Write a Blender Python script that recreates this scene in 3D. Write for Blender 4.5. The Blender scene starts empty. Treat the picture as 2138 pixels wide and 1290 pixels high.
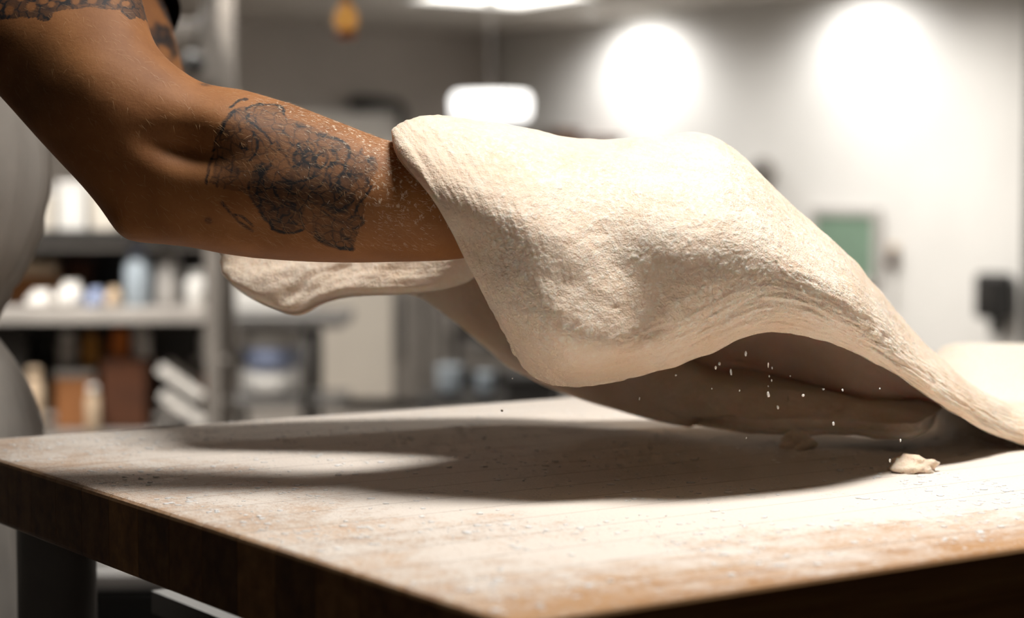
import bpy, bmesh, math, random
import numpy as np
from mathutils import Vector, Matrix

random.seed(7)
rng = np.random.default_rng(11)
scene = bpy.context.scene
COL = scene.collection

# ------------------------------------------------------------------ camera
F = 4103.0                      # focal length in pixels of the 2138 x 1290 frame
PITCH = math.atan(238 / F)      # the horizon lies 238 px above the middle of the frame
TOP = 0.90                      # table top height
CZ = TOP + 0.197                # camera height
cam_data = bpy.data.cameras.new('camera')
cam = bpy.data.objects.new('camera', cam_data)
COL.objects.link(cam)
cam.location = (0, 0, CZ)
cam.rotation_euler = (math.pi / 2 - PITCH, 0, 0)
cam_data.sensor_width = 36
cam_data.lens = F / 2138 * 36
cam_data.clip_start = 0.05
cam_data.clip_end = 100
cam_data.dof.use_dof = True
cam_data.dof.focus_distance = 1.315
cam_data.dof.aperture_fstop = 4.6
scene.camera = cam

# ------------------------------------------------------------------ world, exposure
world = bpy.data.worlds.new('world')
scene.world = world
world.use_nodes = True
world.node_tree.nodes['Background'].inputs[0].default_value = (1.0, 0.96, 0.92, 1)
world.node_tree.nodes['Background'].inputs[1].default_value = 0.05
scene.view_settings.view_transform = 'Standard'
scene.view_settings.look = 'None'
scene.view_settings.gamma = 1
scene.view_settings.use_curve_mapping = False
scene.view_settings.exposure = 0.0
scene.cycles.max_bounces = 6
scene.cycles.diffuse_bounces = 3
scene.cycles.glossy_bounces = 2
scene.cycles.caustics_reflective = False
scene.cycles.caustics_refractive = False

# ------------------------------------------------------------------ room axes (the table stands parallel to the walls)
E1 = Vector((0.825, 0.565, 0)).normalized()     # long side of the table
E2 = Vector((-E1.y, E1.x, 0))                   # short side, away from the camera
ANG = math.atan2(E1.y, E1.x)
CEIL = CZ + 1.30
K = Vector((-0.115, 16.0, 0))                   # far corner of the room

def P(px, py, d):
    """world point at depth y = d on the sight line through a pixel of the photograph"""
    a = (px - 1069) / F; b = (645 - py) / F
    yy = math.cos(PITCH) + b * math.sin(PITCH)
    zz = -math.sin(PITCH) + b * math.cos(PITCH)
    s = d / yy
    return Vector((a * s, d, CZ + zz * s))

def ground(px, py, z=TOP):
    b = (645 - py) / F
    yy = math.cos(PITCH) + b * math.sin(PITCH)
    zz = -math.sin(PITCH) + b * math.cos(PITCH)
    return P(px, py, (z - CZ) / zz * yy)

def area_light(name, loc, sx, sy, power, rotz=0.0, color=(1, 0.95, 0.88)):
    l = bpy.data.lights.new(name, 'AREA')
    l.shape = 'RECTANGLE'; l.size = sx; l.size_y = sy; l.energy = power; l.color = color
    o = bpy.data.objects.new(name, l); COL.objects.link(o)
    o.location = loc; o.rotation_euler = (0, 0, rotz)
    return o

KEY = Vector((0.30, 1.28, CEIL - 0.035))
KEY_W = 9.6                    # beam narrowed as by an assumed louvre, to dim the table's left end
area_light('ceiling_lamp_light', KEY, 0.50, 0.26, KEY_W, ANG, (1, 0.955, 0.91)).data.spread = math.radians(100)
area_light('ceiling_lamp_light', (0.80, 2.70, CEIL - 0.035), 0.50, 0.26, 9.0, ANG, (1, 0.955, 0.91)).data.spread = math.radians(95)  # added unseen lamp, brightens the dough mound and the table's far rim
for q in ((-1.7, 6.0, 60), (2.6, 5.4, 40), (-1.0, 7.5, 75), (1.3, 10.6, 78), (-2.4, 10.2, 120)):  # added unseen lamps that brighten the rack, worktable, walls and room behind
    area_light('ceiling_lamp_light', (q[0], q[1], CEIL - 0.035), 1.1, 0.5, q[2], ANG).data.spread = math.radians(115 if q[1] < 6.1 else 170)

# ------------------------------------------------------------------ helpers
def tag(o, label, cat=None, group=None, kind=None):
    o['label'] = label
    if cat: o['category'] = cat
    if group: o['group'] = group
    if kind: o['kind'] = kind
    return o

def thing(name, label, cat, loc=(0, 0, 0), rotz=0.0, group=None):
    o = bpy.data.objects.new(name, None); COL.objects.link(o)
    o.location = loc; o.rotation_euler = (0, 0, rotz); o.empty_display_size = 0.1
    return tag(o, label, cat, group)

def link(name, me, mat, parent=None, smooth=False):
    o = bpy.data.objects.new(name, me); COL.objects.link(o)
    if mat and not me.materials: me.materials.append(mat)
    if parent: o.parent = parent
    if smooth:
        me.polygons.foreach_set('use_smooth', [True] * len(me.polygons))
    return o

def bm_obj(name, bm, mat, parent=None, smooth=False):
    me = bpy.data.meshes.new(name)
    bmesh.ops.recalc_face_normals(bm, faces=bm.faces)
    bm.to_mesh(me); bm.free()
    return link(name, me, mat, parent, smooth)

def np_mesh(name, verts, faces):
    me = bpy.data.meshes.new(name)
    verts = np.asarray(verts, dtype=np.float32); faces = np.asarray(faces, dtype=np.int32)
    k = faces.shape[1]
    me.vertices.add(len(verts)); me.vertices.foreach_set('co', verts.ravel())
    me.loops.add(faces.size); me.loops.foreach_set('vertex_index', faces.ravel())
    me.polygons.add(len(faces))
    me.polygons.foreach_set('loop_start', np.arange(0, faces.size, k, dtype=np.int32))
    me.polygons.foreach_set('loop_total', np.full(len(faces), k, dtype=np.int32))
    me.update(calc_edges=True); me.validate()
    return me

def box(bm, c, s, bevel=0.0, seg=2, rot=None):
    r = bmesh.ops.create_cube(bm, size=1)
    vs = r['verts']
    for v in vs: v.co = Vector((v.co.x * s[0], v.co.y * s[1], v.co.z * s[2]))
    if bevel > 0:
        es = list({e for v in vs for e in v.link_edges})
        r2 = bmesh.ops.bevel(bm, geom=es, offset=bevel, segments=seg, affect='EDGES', profile=0.5)
        vs = list({v for f in r2['faces'] for v in f.verts} | {v for v in vs if v.is_valid})
    for v in vs:
        if rot: v.co = rot @ v.co
        v.co += Vector(c)
    return vs

def tube(bm, pts, radii, n=12, cap=True):
    pts = [Vector(p) for p in pts]
    if not hasattr(radii, '__len__'): radii = [radii] * len(pts)
    rings = []
    for i, p in enumerate(pts):
        t = (pts[min(i + 1, len(pts) - 1)] - pts[max(i - 1, 0)]).normalized()
        h = Vector((0, 0, 1)) if abs(t.z) < 0.9 else Vector((1, 0, 0))
        a = t.cross(h).normalized(); b = t.cross(a).normalized()
        rings.append([bm.verts.new(p + (a * math.cos(k / n * math.tau) + b * math.sin(k / n * math.tau)) * radii[i]) for k in range(n)])
    for r0, r1 in zip(rings, rings[1:]):
        for k in range(n): bm.faces.new((r0[k], r0[(k + 1) % n], r1[(k + 1) % n], r1[k]))
    if cap:
        bm.faces.new(rings[0]); bm.faces.new(rings[-1])

def loft(bm, secs, n=32, cap=True, power=1.0):
    """secs: (centre, half axis a, half axis b)"""
    rings = []
    for c, a, b in secs:
        ring = []
        for k in range(n):
            t = k / n * math.tau; ca, sa = math.cos(t), math.sin(t)
            ca = math.copysign(abs(ca) ** power, ca); sa = math.copysign(abs(sa) ** power, sa)
            ring.append(bm.verts.new(Vector(c) + Vector(a) * ca + Vector(b) * sa))
        rings.append(ring)
    for r0, r1 in zip(rings, rings[1:]):
        for k in range(n): bm.faces.new((r0[k], r0[(k + 1) % n], r1[(k + 1) % n], r1[k]))
    if cap:
        for r in (rings[0], rings[-1]):
            m = bm.verts.new(sum((v.co for v in r), Vector()) / n)
            for k in range(n): bm.faces.new((r[k], r[(k + 1) % n], m))

def lathe(bm, c, prof, n=24, cap=True):
    secs = [((c[0], c[1], c[2] + z), (r, 0, 0), (0, r, 0)) for r, z in prof]
    loft(bm, secs, n, cap)

def spline_secs(secs, m):
    """cubic interpolation of loft sections, m steps between neighbours"""
    arr = np.array([[*c, *a, *b] for c, a, b in secs], dtype=float)
    out = nat_spline(arr, np.linspace(0, len(secs) - 1, (len(secs) - 1) * m + 1))
    return [(Vector(r[0:3]), Vector(r[3:6]), Vector(r[6:9])) for r in out]

def nat_spline(y, t):
    """natural cubic spline through y[0], y[1], ... (knots 0, 1, ...) along axis 0, read at t"""
    y = np.asarray(y, dtype=float); n = len(y)
    A = np.zeros((n, n)); r = np.zeros_like(y)
    A[0, 0] = A[-1, -1] = 1
    for i in range(1, n - 1):
        A[i, i - 1] = 1; A[i, i] = 4; A[i, i + 1] = 1
        r[i] = 6 * (y[i + 1] - 2 * y[i] + y[i - 1])
    m = np.linalg.solve(A, r.reshape(n, -1)).reshape(y.shape)
    i = np.clip(np.floor(t).astype(int), 0, n - 2); f = t - i
    sh = (-1,) + (1,) * (y.ndim - 1)
    f = f.reshape(sh); g = 1 - f
    return g * y[i] + f * y[i + 1] + ((g ** 3 - g) * m[i] + (f ** 3 - f) * m[i + 1]) / 6

_g = rng.normal(size=(4096, 3)); _g /= np.linalg.norm(_g, axis=1, keepdims=True)
_R = np.array([[0.36, 0.48, -0.80], [-0.80, 0.60, 0.0], [0.48, 0.64, 0.60]])
def vnoise(p):
    """smooth gradient noise, about -1..1, at points p (N,3)"""
    p = np.asarray(p, dtype=float) @ _R.T
    i = np.floor(p).astype(np.int64); f = p - i; w = f * f * f * (f * (f * 6 - 15) + 10)
    def h(dx, dy, dz):
        k = ((i[:, 0] + dx) * 73856093) ^ ((i[:, 1] + dy) * 19349663) ^ ((i[:, 2] + dz) * 83492791)
        g = _g[(k ^ (k >> 13)) & 4095]
        return g[:, 0] * (f[:, 0] - dx) + g[:, 1] * (f[:, 1] - dy) + g[:, 2] * (f[:, 2] - dz)
    x, y, z = w[:, 0], w[:, 1], w[:, 2]
    c00 = h(0, 0, 0) * (1 - x) + h(1, 0, 0) * x; c10 = h(0, 1, 0) * (1 - x) + h(1, 1, 0) * x
    c01 = h(0, 0, 1) * (1 - x) + h(1, 0, 1) * x; c11 = h(0, 1, 1) * (1 - x) + h(1, 1, 1) * x
    return ((c00 * (1 - y) + c10 * y) * (1 - z) + (c01 * (1 - y) + c11 * y) * z) * 1.7

def sstep(a, b, x):
    t = np.clip((x - a) / (b - a), 0, 1); return t * t * (3 - 2 * t)

# ------------------------------------------------------------------ materials
def lin(r, g, b):
    f = lambda c: (c / 255 / 12.92) if c / 255 <= 0.04045 else ((c / 255 + 0.055) / 1.055) ** 2.4
    return (f(r), f(g), f(b), 1)

class NT:
    def __init__(s, name):
        s.m = bpy.data.materials.new(name); s.m.use_nodes = True
        s.t = s.m.node_tree; s.b = s.t.nodes['Principled BSDF']
    def n(s, typ, **kw):
        o = s.t.nodes.new(typ)
        for k, v in kw.items():
            if k in o.inputs.keys(): o.inputs[k].default_value = v
            else: setattr(o, k, v)
        return o
    def l(s, a, b): s.t.links.new(a, b)
    def ramp(s, fac, stops):
        r = s.n('ShaderNodeValToRGB')
        e = r.color_ramp.elements
        while len(e) < len(stops): e.new(0.5)
        for x, (p, c) in zip(e, stops): x.position = p; x.color = c
        s.l(fac, r.inputs[0]); return r.outputs[0]
    def mix(s, fac, a, b):
        m = s.n('ShaderNodeMix', data_type='RGBA')
        for sock, v in ((m.inputs[0], fac), (m.inputs[6], a), (m.inputs[7], b)):
            if hasattr(v, 'links'): s.l(v, sock)
            else: sock.default_value = v
        return m.outputs[2]
    def math(s, op, a, b=0.0):
        m = s.n('ShaderNodeMath', operation=op)
        for sock, v in ((m.inputs[0], a), (m.inputs[1], b)):
            if hasattr(v, 'links'): s.l(v, sock)
            else: sock.default_value = v
        return m.outputs[0]
    def noise(s, vec, scale, detail=4, rough=0.55):
        o = s.n('ShaderNodeTexNoise'); o.inputs['Scale'].default_value = scale
        o.inputs['Detail'].default_value = detail; o.inputs['Roughness'].default_value = rough
        if vec is not None: s.l(vec, o.inputs['Vector'])
        return o.outputs['Fac']
    def bump(s, h, strength=0.3, dist=0.002, prev=None):
        o = s.n('ShaderNodeBump'); o.inputs['Strength'].default_value = strength
        o.inputs['Distance'].default_value = dist
        s.l(h, o.inputs['Height'])
        if prev is not None: s.l(prev, o.inputs['Normal'])
        return o.outputs['Normal']

def plain(name, rgb, rough=0.5, metal=0.0, var=0.10, scale=12.0, bump=0.15):
    """painted, plastic, card or metal surface with faint blotches and grain"""
    t = NT(name); c = lin(*rgb)
    geo = t.n('ShaderNodeNewGeometry').outputs['Position']
    nz = t.noise(geo, scale, 5)
    d = tuple(x * (1 - var * 1.6) for x in c[:3]) + (1,)
    e = tuple(min(1, x * (1 + var)) for x in c[:3]) + (1,)
    t.l(t.ramp(nz, [(0.3, d), (0.7, e)]), t.b.inputs['Base Color'])
    t.b.inputs['Roughness'].default_value = rough; t.b.inputs['Metallic'].default_value = metal
    t.l(t.bump(t.noise(geo, scale * 25, 2), bump, 0.0008), t.b.inputs['Normal'])
    return t.m

def emit(name, rgb, strength):
    t = NT(name)
    t.b.inputs['Base Color'].default_value = tuple(x * 0.8 for x in lin(*rgb)[:3]) + (1,)
    t.b.inputs['Emission Color'].default_value = lin(*rgb)
    t.b.inputs['Emission Strength'].default_value = strength
    return t.m

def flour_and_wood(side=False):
    t = NT('shaded_side_wood' if side else 'floured_butcher_block')
    geo = t.n('ShaderNodeNewGeometry')
    vr = t.n('ShaderNodeVectorRotate', rotation_type='Z_AXIS'); vr.inputs['Angle'].default_value = -ANG
    vr.inputs['Center'].default_value = (0.0, 0.90, TOP)
    t.l(geo.outputs['Position'], vr.inputs['Vector'])
    sub = t.n('ShaderNodeVectorMath', operation='SUBTRACT'); sub.inputs[1].default_value = (0.0, 0.90, TOP)
    t.l(vr.outputs[0], sub.inputs[0]); vec = sub.outputs[0]          # x along the table, y across it
    sep = t.n('ShaderNodeSeparateXYZ'); t.l(vec, sep.inputs[0])
    # wood: grain stretched along each board, tone by board
    mp = t.n('ShaderNodeMapping'); mp.inputs['Scale'].default_value = (2.5, 38, 38); t.l(vec, mp.inputs[0])
    oi = t.n('ShaderNodeObjectInfo')
    off = t.n('ShaderNodeVectorMath', operation='ADD'); t.l(mp.outputs[0], off.inputs[0])
    sc = t.n('ShaderNodeVectorMath', operation='SCALE'); sc.inputs[0].default_value = (40, 17, 23); t.l(oi.outputs['Random'], sc.inputs['Scale'])
    t.l(sc.outputs[0], off.inputs[1])
    grain = t.noise(off.outputs[0], 1.6, 6, 0.6)
    wood = t.ramp(grain, [(0.25, lin(116, 74, 34)), (0.5, lin(164, 112, 56)), (0.75, lin(198, 146, 84))] if side else [(0.25, lin(176, 124, 80)), (0.5, lin(210, 164, 118)), (0.75, lin(224, 184, 142))])  # side and end wood darker than the top: shade put into the colour
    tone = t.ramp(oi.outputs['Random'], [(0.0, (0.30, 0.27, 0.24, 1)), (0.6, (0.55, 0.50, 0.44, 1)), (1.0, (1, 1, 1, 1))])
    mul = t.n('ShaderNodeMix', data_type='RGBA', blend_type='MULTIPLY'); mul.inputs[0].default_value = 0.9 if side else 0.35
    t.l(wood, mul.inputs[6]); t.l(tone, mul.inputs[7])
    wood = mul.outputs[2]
    # dust of flour: dense over the work area, thin toward the two near edges; only on upward faces
    n1 = t.noise(vec, 7.0, 5, 0.62); n2 = t.noise(vec, 42.0, 6, 0.7); n3 = t.noise(vec, 260.0, 3, 0.7)
    ey = t.math('ADD', t.math('MULTIPLY', sep.outputs['Y'], 4.2), 0.14)
    ex = t.math('ADD', t.math('MULTIPLY', sep.outputs['X'], 2.4), 0.34)
    edge = t.math('MINIMUM', t.math('MINIMUM', ey, ex), 0.82)
    dens = t.math('ADD', edge, t.math('MULTIPLY', t.math('SUBTRACT', n1, 0.5), 1.5))
    dens = t.math('ADD', dens, t.math('MULTIPLY', t.math('SUBTRACT', n2, 0.5), 1.1))
    dens = t.math('ADD', dens, t.math('MULTIPLY', t.math('SUBTRACT', n3, 0.5), 0.9))
    cov = t.n('ShaderNodeMapRange'); cov.inputs['From Min'].default_value = 0.02; cov.inputs['From Max'].default_value = 0.56
    t.l(dens, cov.inputs['Value'])
    nsep = t.n('ShaderNodeSeparateXYZ'); t.l(geo.outputs['Normal'], nsep.inputs[0])
    up = t.n('ShaderNodeMapRange'); up.inputs['From Min'].default_value = 0.6; up.inputs['From Max'].default_value = 0.95
    t.l(nsep.outputs['Z'], up.inputs['Value'])
    mask = t.math('MULTIPLY', t.math('MULTIPLY', cov.outputs[0], up.outputs[0]), 0.93)
    t.l(t.mix(mask, wood, lin(232, 224, 214)), t.b.inputs['Base Color'])
    rr = t.n('ShaderNodeMapRange'); rr.inputs['To Min'].default_value = 0.42; rr.inputs['To Max'].default_value = 0.95
    t.l(mask, rr.inputs['Value']); t.l(rr.outputs[0], t.b.inputs['Roughness'])
    t.b.inputs['Specular IOR Level'].default_value = 0.25
    h = t.math('ADD', t.math('MULTIPLY', mask, t.math('ADD', n3, n2)), t.math('MULTIPLY', grain, 0.15))
    t.l(t.bump(h, 0.7, 0.0016), t.b.inputs['Normal'])
    return t.m

def dough_mat():
    t = NT('bread_dough')
    geo = t.n('ShaderNodeNewGeometry').outputs['Position']
    n1 = t.noise(geo, 22, 5); n2 = t.noise(geo, 190, 5, 0.65); n3 = t.noise(geo, 900, 2)
    at = t.n('ShaderNodeAttribute'); at.attribute_name = 'flour'
    base = t.ramp(n1, [(0.3, lin(236, 209, 181)), (0.7, lin(245, 226, 205))])
    fl = t.math('ADD', at.outputs['Fac'], t.math('MULTIPLY', t.math('SUBTRACT', n2, 0.52), 1.3))
    cl = t.n('ShaderNodeClamp'); t.l(fl, cl.inputs[0])
    t.l(t.mix(cl.outputs[0], base, lin(248, 238, 222)), t.b.inputs['Base Color'])
    rr = t.n('ShaderNodeMapRange'); rr.inputs['To Min'].default_value = 0.5; rr.inputs['To Max'].default_value = 0.9
    t.l(cl.outputs[0], rr.inputs['Value']); t.l(rr.outputs[0], t.b.inputs['Roughness'])
    t.b.inputs['Subsurface Weight'].default_value = 0.25
    t.b.inputs['Subsurface Radius'].default_value = (1.0, 0.55, 0.3)
    t.b.inputs['Subsurface Scale'].default_value = 0.008
    t.b.inputs['Specular IOR Level'].default_value = 0.35
    n4 = t.noise(geo, 75, 5, 0.6)
    h = t.math('ADD', t.math('ADD', n2, t.math('MULTIPLY', n4, 1.2)), t.math('MULTIPLY', n3, 0.4))
    t.l(t.bump(h, 0.75, 0.0024), t.b.inputs['Normal'])
    return t.m

def skin_mat():
    t = NT('tanned_skin')
    geo = t.n('ShaderNodeNewGeometry').outputs['Position']
    n1 = t.noise(geo, 28, 5); n2 = t.noise(geo, 420, 4, 0.7); n3 = t.noise(geo, 130, 5, 0.6)
    base = t.ramp(n1, [(0.3, lin(146, 95, 54)), (0.7, lin(174, 119, 72))])
    base = t.mix(t.math('MULTIPLY', n2, 0.25), base, lin(100, 60, 35))
    ink = t.n('ShaderNodeAttribute'); ink.attribute_name = 'ink'
    i2 = t.math('MULTIPLY', ink.outputs['Fac'], t.math('ADD', 0.35, t.math('MULTIPLY', n3, 1.1)))
    vo = t.n('ShaderNodeTexVoronoi', feature='DISTANCE_TO_EDGE'); vo.inputs['Scale'].default_value = 120
    wob = t.n('ShaderNodeVectorMath', operation='ADD'); t.l(geo, wob.inputs[0])
    wn = t.n('ShaderNodeTexNoise'); wn.inputs['Scale'].default_value = 90; t.l(geo, wn.inputs['Vector'])
    ws = t.n('ShaderNodeVectorMath', operation='SCALE'); ws.inputs['Scale'].default_value = 0.010; t.l(wn.outputs['Color'], ws.inputs[0]); t.l(ws.outputs[0], wob.inputs[1])
    t.l(wob.outputs[0], vo.inputs['Vector'])
    ln = t.n('ShaderNodeMapRange'); ln.inputs['From Min'].default_value = 0.02; ln.inputs['From Max'].default_value = 0.10; ln.inputs['To Min'].default_value = 0.55; ln.inputs['To Max'].default_value = 0.0
    t.l(vo.outputs['Distance'], ln.inputs['Value'])
    inked = t.n('ShaderNodeMapRange'); inked.inputs['From Min'].default_value = 0.1; inked.inputs['From Max'].default_value = 0.4; t.l(ink.outputs['Fac'], inked.inputs['Value'])
    i2 = t.math('ADD', i2, t.math('MULTIPLY', ln.outputs[0], t.math('MULTIPLY', inked.outputs[0], n3)))
    cl = t.n('ShaderNodeClamp'); t.l(i2, cl.inputs[0])
    col = t.mix(cl.outputs[0], base, lin(40, 37, 38))
    fl = t.n('ShaderNodeAttribute'); fl.attribute_name = 'dust'
    mp = t.n('ShaderNodeMapping'); mp.inputs['Scale'].default_value = (330, 500, 160); mp.inputs['Rotation'].default_value = (0, 0.5, 0); t.l(geo, mp.inputs[0])
    fn = t.noise(mp.outputs[0], 1.0, 3, 0.7)
    f2 = t.n('ShaderNodeMapRange'); f2.inputs['From Min'].default_value = 0.56; f2.inputs['From Max'].default_value = 0.66
    t.l(t.math('ADD', fn, t.math('MULTIPLY', t.math('SUBTRACT', fl.outputs['Fac'], 1.0), 0.22)), f2.inputs['Value'])
    fm = t.math('MULTIPLY', f2.outputs[0], t.math('MULTIPLY', fl.outputs['Fac'], 0.95))
    col = t.mix(fm, col, lin(235, 215, 190))
    t.l(col, t.b.inputs['Base Color'])
    t.b.inputs['Roughness'].default_value = 0.62
    t.b.inputs['Specular IOR Level'].default_value = 0.3
    t.b.inputs['Subsurface Weight'].default_value = 0.0
    t.b.inputs['Subsurface Radius'].default_value = (1.0, 0.35, 0.15)
    t.b.inputs['Subsurface Scale'].default_value = 0.006
    t.l(t.bump(t.math('ADD', n2, t.math('MULTIPLY', fm, 0.8)), 0.35, 0.0006), t.b.inputs['Normal'])
    return t.m

def cloth(name, rgb):
    t = NT(name)
    geo = t.n('ShaderNodeNewGeometry').outputs['Position']
    n1 = t.noise(geo, 14, 5); c = lin(*rgb)
    t.l(t.ramp(n1, [(0.3, tuple(x * 0.82 for x in c[:3]) + (1,)), (0.7, c)]), t.b.inputs['Base Color'])
    t.b.inputs['Roughness'].default_value = 0.92; t.b.inputs['Specular IOR Level'].default_value = 0.15
    t.l(t.bump(t.noise(geo, 700, 2), 0.4, 0.0006), t.b.inputs['Normal'])
    return t.m

M = {
    'wood': flour_and_wood(), 'shadewood': flour_and_wood(True), 'dough': dough_mat(), 'skin': skin_mat(),
    'apron': cloth('pale_apron_cloth', (192, 186, 178)), 'shirt': cloth('dark_shirt_cloth', (40, 38, 38)),
    'trousers': cloth('grey_trouser_cloth', (90, 86, 82)), 'hair': plain('dark_brown_hair', (52, 36, 24), 0.6, var=0.2, scale=60),
    'fuzz': plain('fair_arm_hair', (214, 176, 130), 0.45, bump=0), 'floury_fuzz': plain('floured_arm_hair', (240, 224, 200), 0.8, bump=0),
    'shoe': plain('black_shoe_leather', (26, 24, 24), 0.5),
    'flour': plain('white_flour', (246, 242, 236), 0.95, var=0.02, scale=60, bump=0.2),
    'steel': plain('brushed_steel', (150, 148, 146), 0.38, 0.85), 'darksteel': plain('dark_grey_metal', (70, 68, 66), 0.42, 0.6),
    'shelfsteel': plain('pale_shelf_metal', (196, 190, 184), 0.45, 0.3),
    'wall': plain('white_wall_paint', (232, 230, 226), 0.75, var=0.03, scale=2), 'greywall': plain('grey_wall_paint', (176, 168, 160), 0.75, var=0.05, scale=1.5),
    'ceil': plain('ceiling_paint', (196, 190, 182), 0.85, var=0.03, scale=2), 'floor': plain('grey_floor_sealer', (104, 98, 92), 0.5, var=0.14, scale=2.5),
    'white': plain('white_plastic', (236, 234, 230), 0.4, var=0.03), 'cream': plain('cream_panel', (226, 218, 206), 0.5, var=0.03, scale=3),
    'card': plain('brown_cardboard', (150, 98, 56), 0.85, var=0.15), 'darkcard': plain('dark_brown_box', (84, 46, 22), 0.8, var=0.15),
    'orange': plain('amber_plastic', (196, 108, 36), 0.4), 'mustard': plain('mustard_label', (176, 124, 52), 0.5), 'black': plain('black_plastic', (24, 22, 21), 0.5),
    'blue': plain('pale_blue_plastic', (152, 164, 196), 0.4), 'bluegrey': plain('clear_blue_plastic', (178, 190, 200), 0.3), 'tan': plain('tan_bag_paper', (206, 182, 154), 0.8),
    'green': plain('sage_green_board', (120, 146, 126), 0.7, var=0.06), 'grey': plain('mid_grey_paint', (134, 128, 122), 0.55), 'silver': plain('grey_frame', (184, 180, 176), 0.5),
    'brass': plain('brass', (232, 170, 90), 0.35, 0.2), 'lamp': emit('lamp_diffuser', (255, 252, 246), 4.0), 'bulb': emit('warm_bulb', (246, 178, 92), 0.4),
    'darkbrown': plain('dark_brown_wood', (92, 66, 48), 0.6), 'paper': plain('white_paper', (232, 228, 222), 0.8, var=0.03),
}

b_ = M['flour'].node_tree.nodes['Principled BSDF']
b_.inputs['Subsurface Weight'].default_value = 0.8; b_.inputs['Subsurface Radius'].default_value = (1, 0.9, 0.8); b_.inputs['Subsurface Scale'].default_value = 0.003
# ------------------------------------------------------------------ the room
def struct(o, label=None):
    o['kind'] = 'structure'
    if label: o['label'] = label
    return o

def slab(name, c, s, mat, rotz=ANG):
    bm = bmesh.new(); box(bm, (0, 0, 0), s)
    o = bm_obj(name, bm, mat); o.location = c; o.rotation_euler = (0, 0, rotz); return o

mid = K - E2 * 9.0 - E1 * 4.0
struct(slab('floor', (mid.x, mid.y, -0.05), (22, 24, 0.1), M['floor']), 'grey sealed kitchen floor')
struct(slab('ceiling', (mid.x, mid.y, CEIL + 0.05), (22, 24, 0.1), M['ceil']), 'flat pale grey kitchen ceiling')
c = K - E1 * 5.5 + E2 * 0.05
struct(slab('wall_back', (c.x, c.y, CEIL / 2), (11, 0.1, CEIL), M['greywall']), 'grey painted wall behind the shelving')
c = K - E2 * 8.0 + E1 * 0.05
struct(slab('wall_right', (c.x, c.y, CEIL / 2), (0.1, 16, CEIL), M['wall']), 'white wall washed by downlights')

def on_right_wall(px, py, off=0.0):
    """point of the white wall behind a pixel, off metres into the room"""
    o = K - E1 * off; k = (px - 1069) / F
    # o + t * (-E2): x = k * y
    t = (k * o.y - o.x) / (-E2.x + k * E2.y)
    q = o - E2 * t
    return P(px, py, q.y)

def on_back_wall(px, py, off=0.0):
    o = K - E2 * off; k = (px - 1069) / F
    t = (o.x - k * o.y) / (E1.x - k * E1.y)
    q = o - E1 * t
    return P(px, py, q.y)

# ceiling panels: frame, diffuser
def ceiling_panel(loc, sx, sy, label, glow='lamp'):
    t = thing('ceiling_light', label, 'ceiling light', loc, ANG, 'ceiling light panels')
    bm = bmesh.new()
    for s in (-1, 1):
        box(bm, (0, s * (sy / 2 + 0.015), 0), (sx + 0.06, 0.03, 0.03)); box(bm, (s * (sx / 2 + 0.015), 0, 0), (0.03, sy, 0.03))
    bm_obj('frame', bm, M['white'], t)
    bm = bmesh.new(); box(bm, (0, 0, 0.008), (sx, sy, 0.008)); bm_obj('diffuser', bm, M[glow], t)
    return t
q = P(1085, 8, 13.37); q.z = CEIL - 0.016
q = q - E1 * 0.45 - E2 * 0.45
ceiling_panel(q, 0.9, 0.9, 'bright square ceiling panel seen at the top of the photo')
ceiling_panel(Vector((KEY.x, KEY.y, CEIL - 0.016)), 0.6, 0.3, 'narrow ceiling panel straight above the lifted dough')
ceiling_panel(Vector((0.80, 2.70, CEIL - 0.016)), 0.6, 0.3, 'added unseen narrow ceiling panel brightening the far rim of the butcher block')  # housing of the added far lamp, out of view
for p_, s_ in (((-1.7, 6.0), 'added unseen ceiling panel lighting the shelving rack'), ((2.6, 5.4), 'added unseen ceiling panel out over the floor beyond the dough mound'), ((-1.0, 7.5), 'added unseen ceiling panel lighting the far steel worktable'), ((1.3, 10.6), 'added unseen ceiling panel brightening the white wall'), ((-2.4, 10.2), 'added unseen ceiling panel brightening the grey wall')):  # housings of the added background lamps, all out of view
    ceiling_panel(Vector((*p_, CEIL - 0.016)), 1.2, 0.6, s_)

# wall-washing downlights: a can lamp at the ceiling close to the white wall, each with its spot
def downlight(px, power, label):
    w = on_right_wall(px, 40, 0.5)
    t = thing('downlight', label, 'downlight', (w.x, w.y, CEIL), 0, 'downlights along the white wall')
    bm = bmesh.new(); lathe(bm, (0, 0, 0), [(0.07, 0.0), (0.075, -0.012), (0.055, -0.014), (0.052, -0.004)], 20, False)
    bm_obj('trim_ring', bm, M['white'], t, True)
    bm = bmesh.new(); lathe(bm, (0, 0, 0), [(0.0005, -0.006), (0.05, -0.006), (0.05, -0.003), (0.0005, -0.003)], 20, False)
    bm_obj('lens', bm, M['lamp'], t)
    l = bpy.data.lights.new('downlight_spot', 'SPOT'); l.energy = power; l.spot_size = math.radians(160); l.spot_blend = 0.7
    l.shadow_soft_size = 0.12; l.color = (1, 0.98, 0.95)
    o = bpy.data.objects.new('downlight_spot', l); COL.objects.link(o); o.location = (w.x, w.y, CEIL - 0.03)
    d = (E1 * 0.35 + Vector((0, 0, -1))).normalized()
    o.rotation_euler = d.to_track_quat('-Z', 'Y').to_euler()
downlight(1232, 105, 'recessed downlight nearest the room corner')
downlight(1690, 75, 'recessed downlight over the middle of the white wall')
downlight(2200, 75, 'recessed downlight past the dark column')

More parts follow.
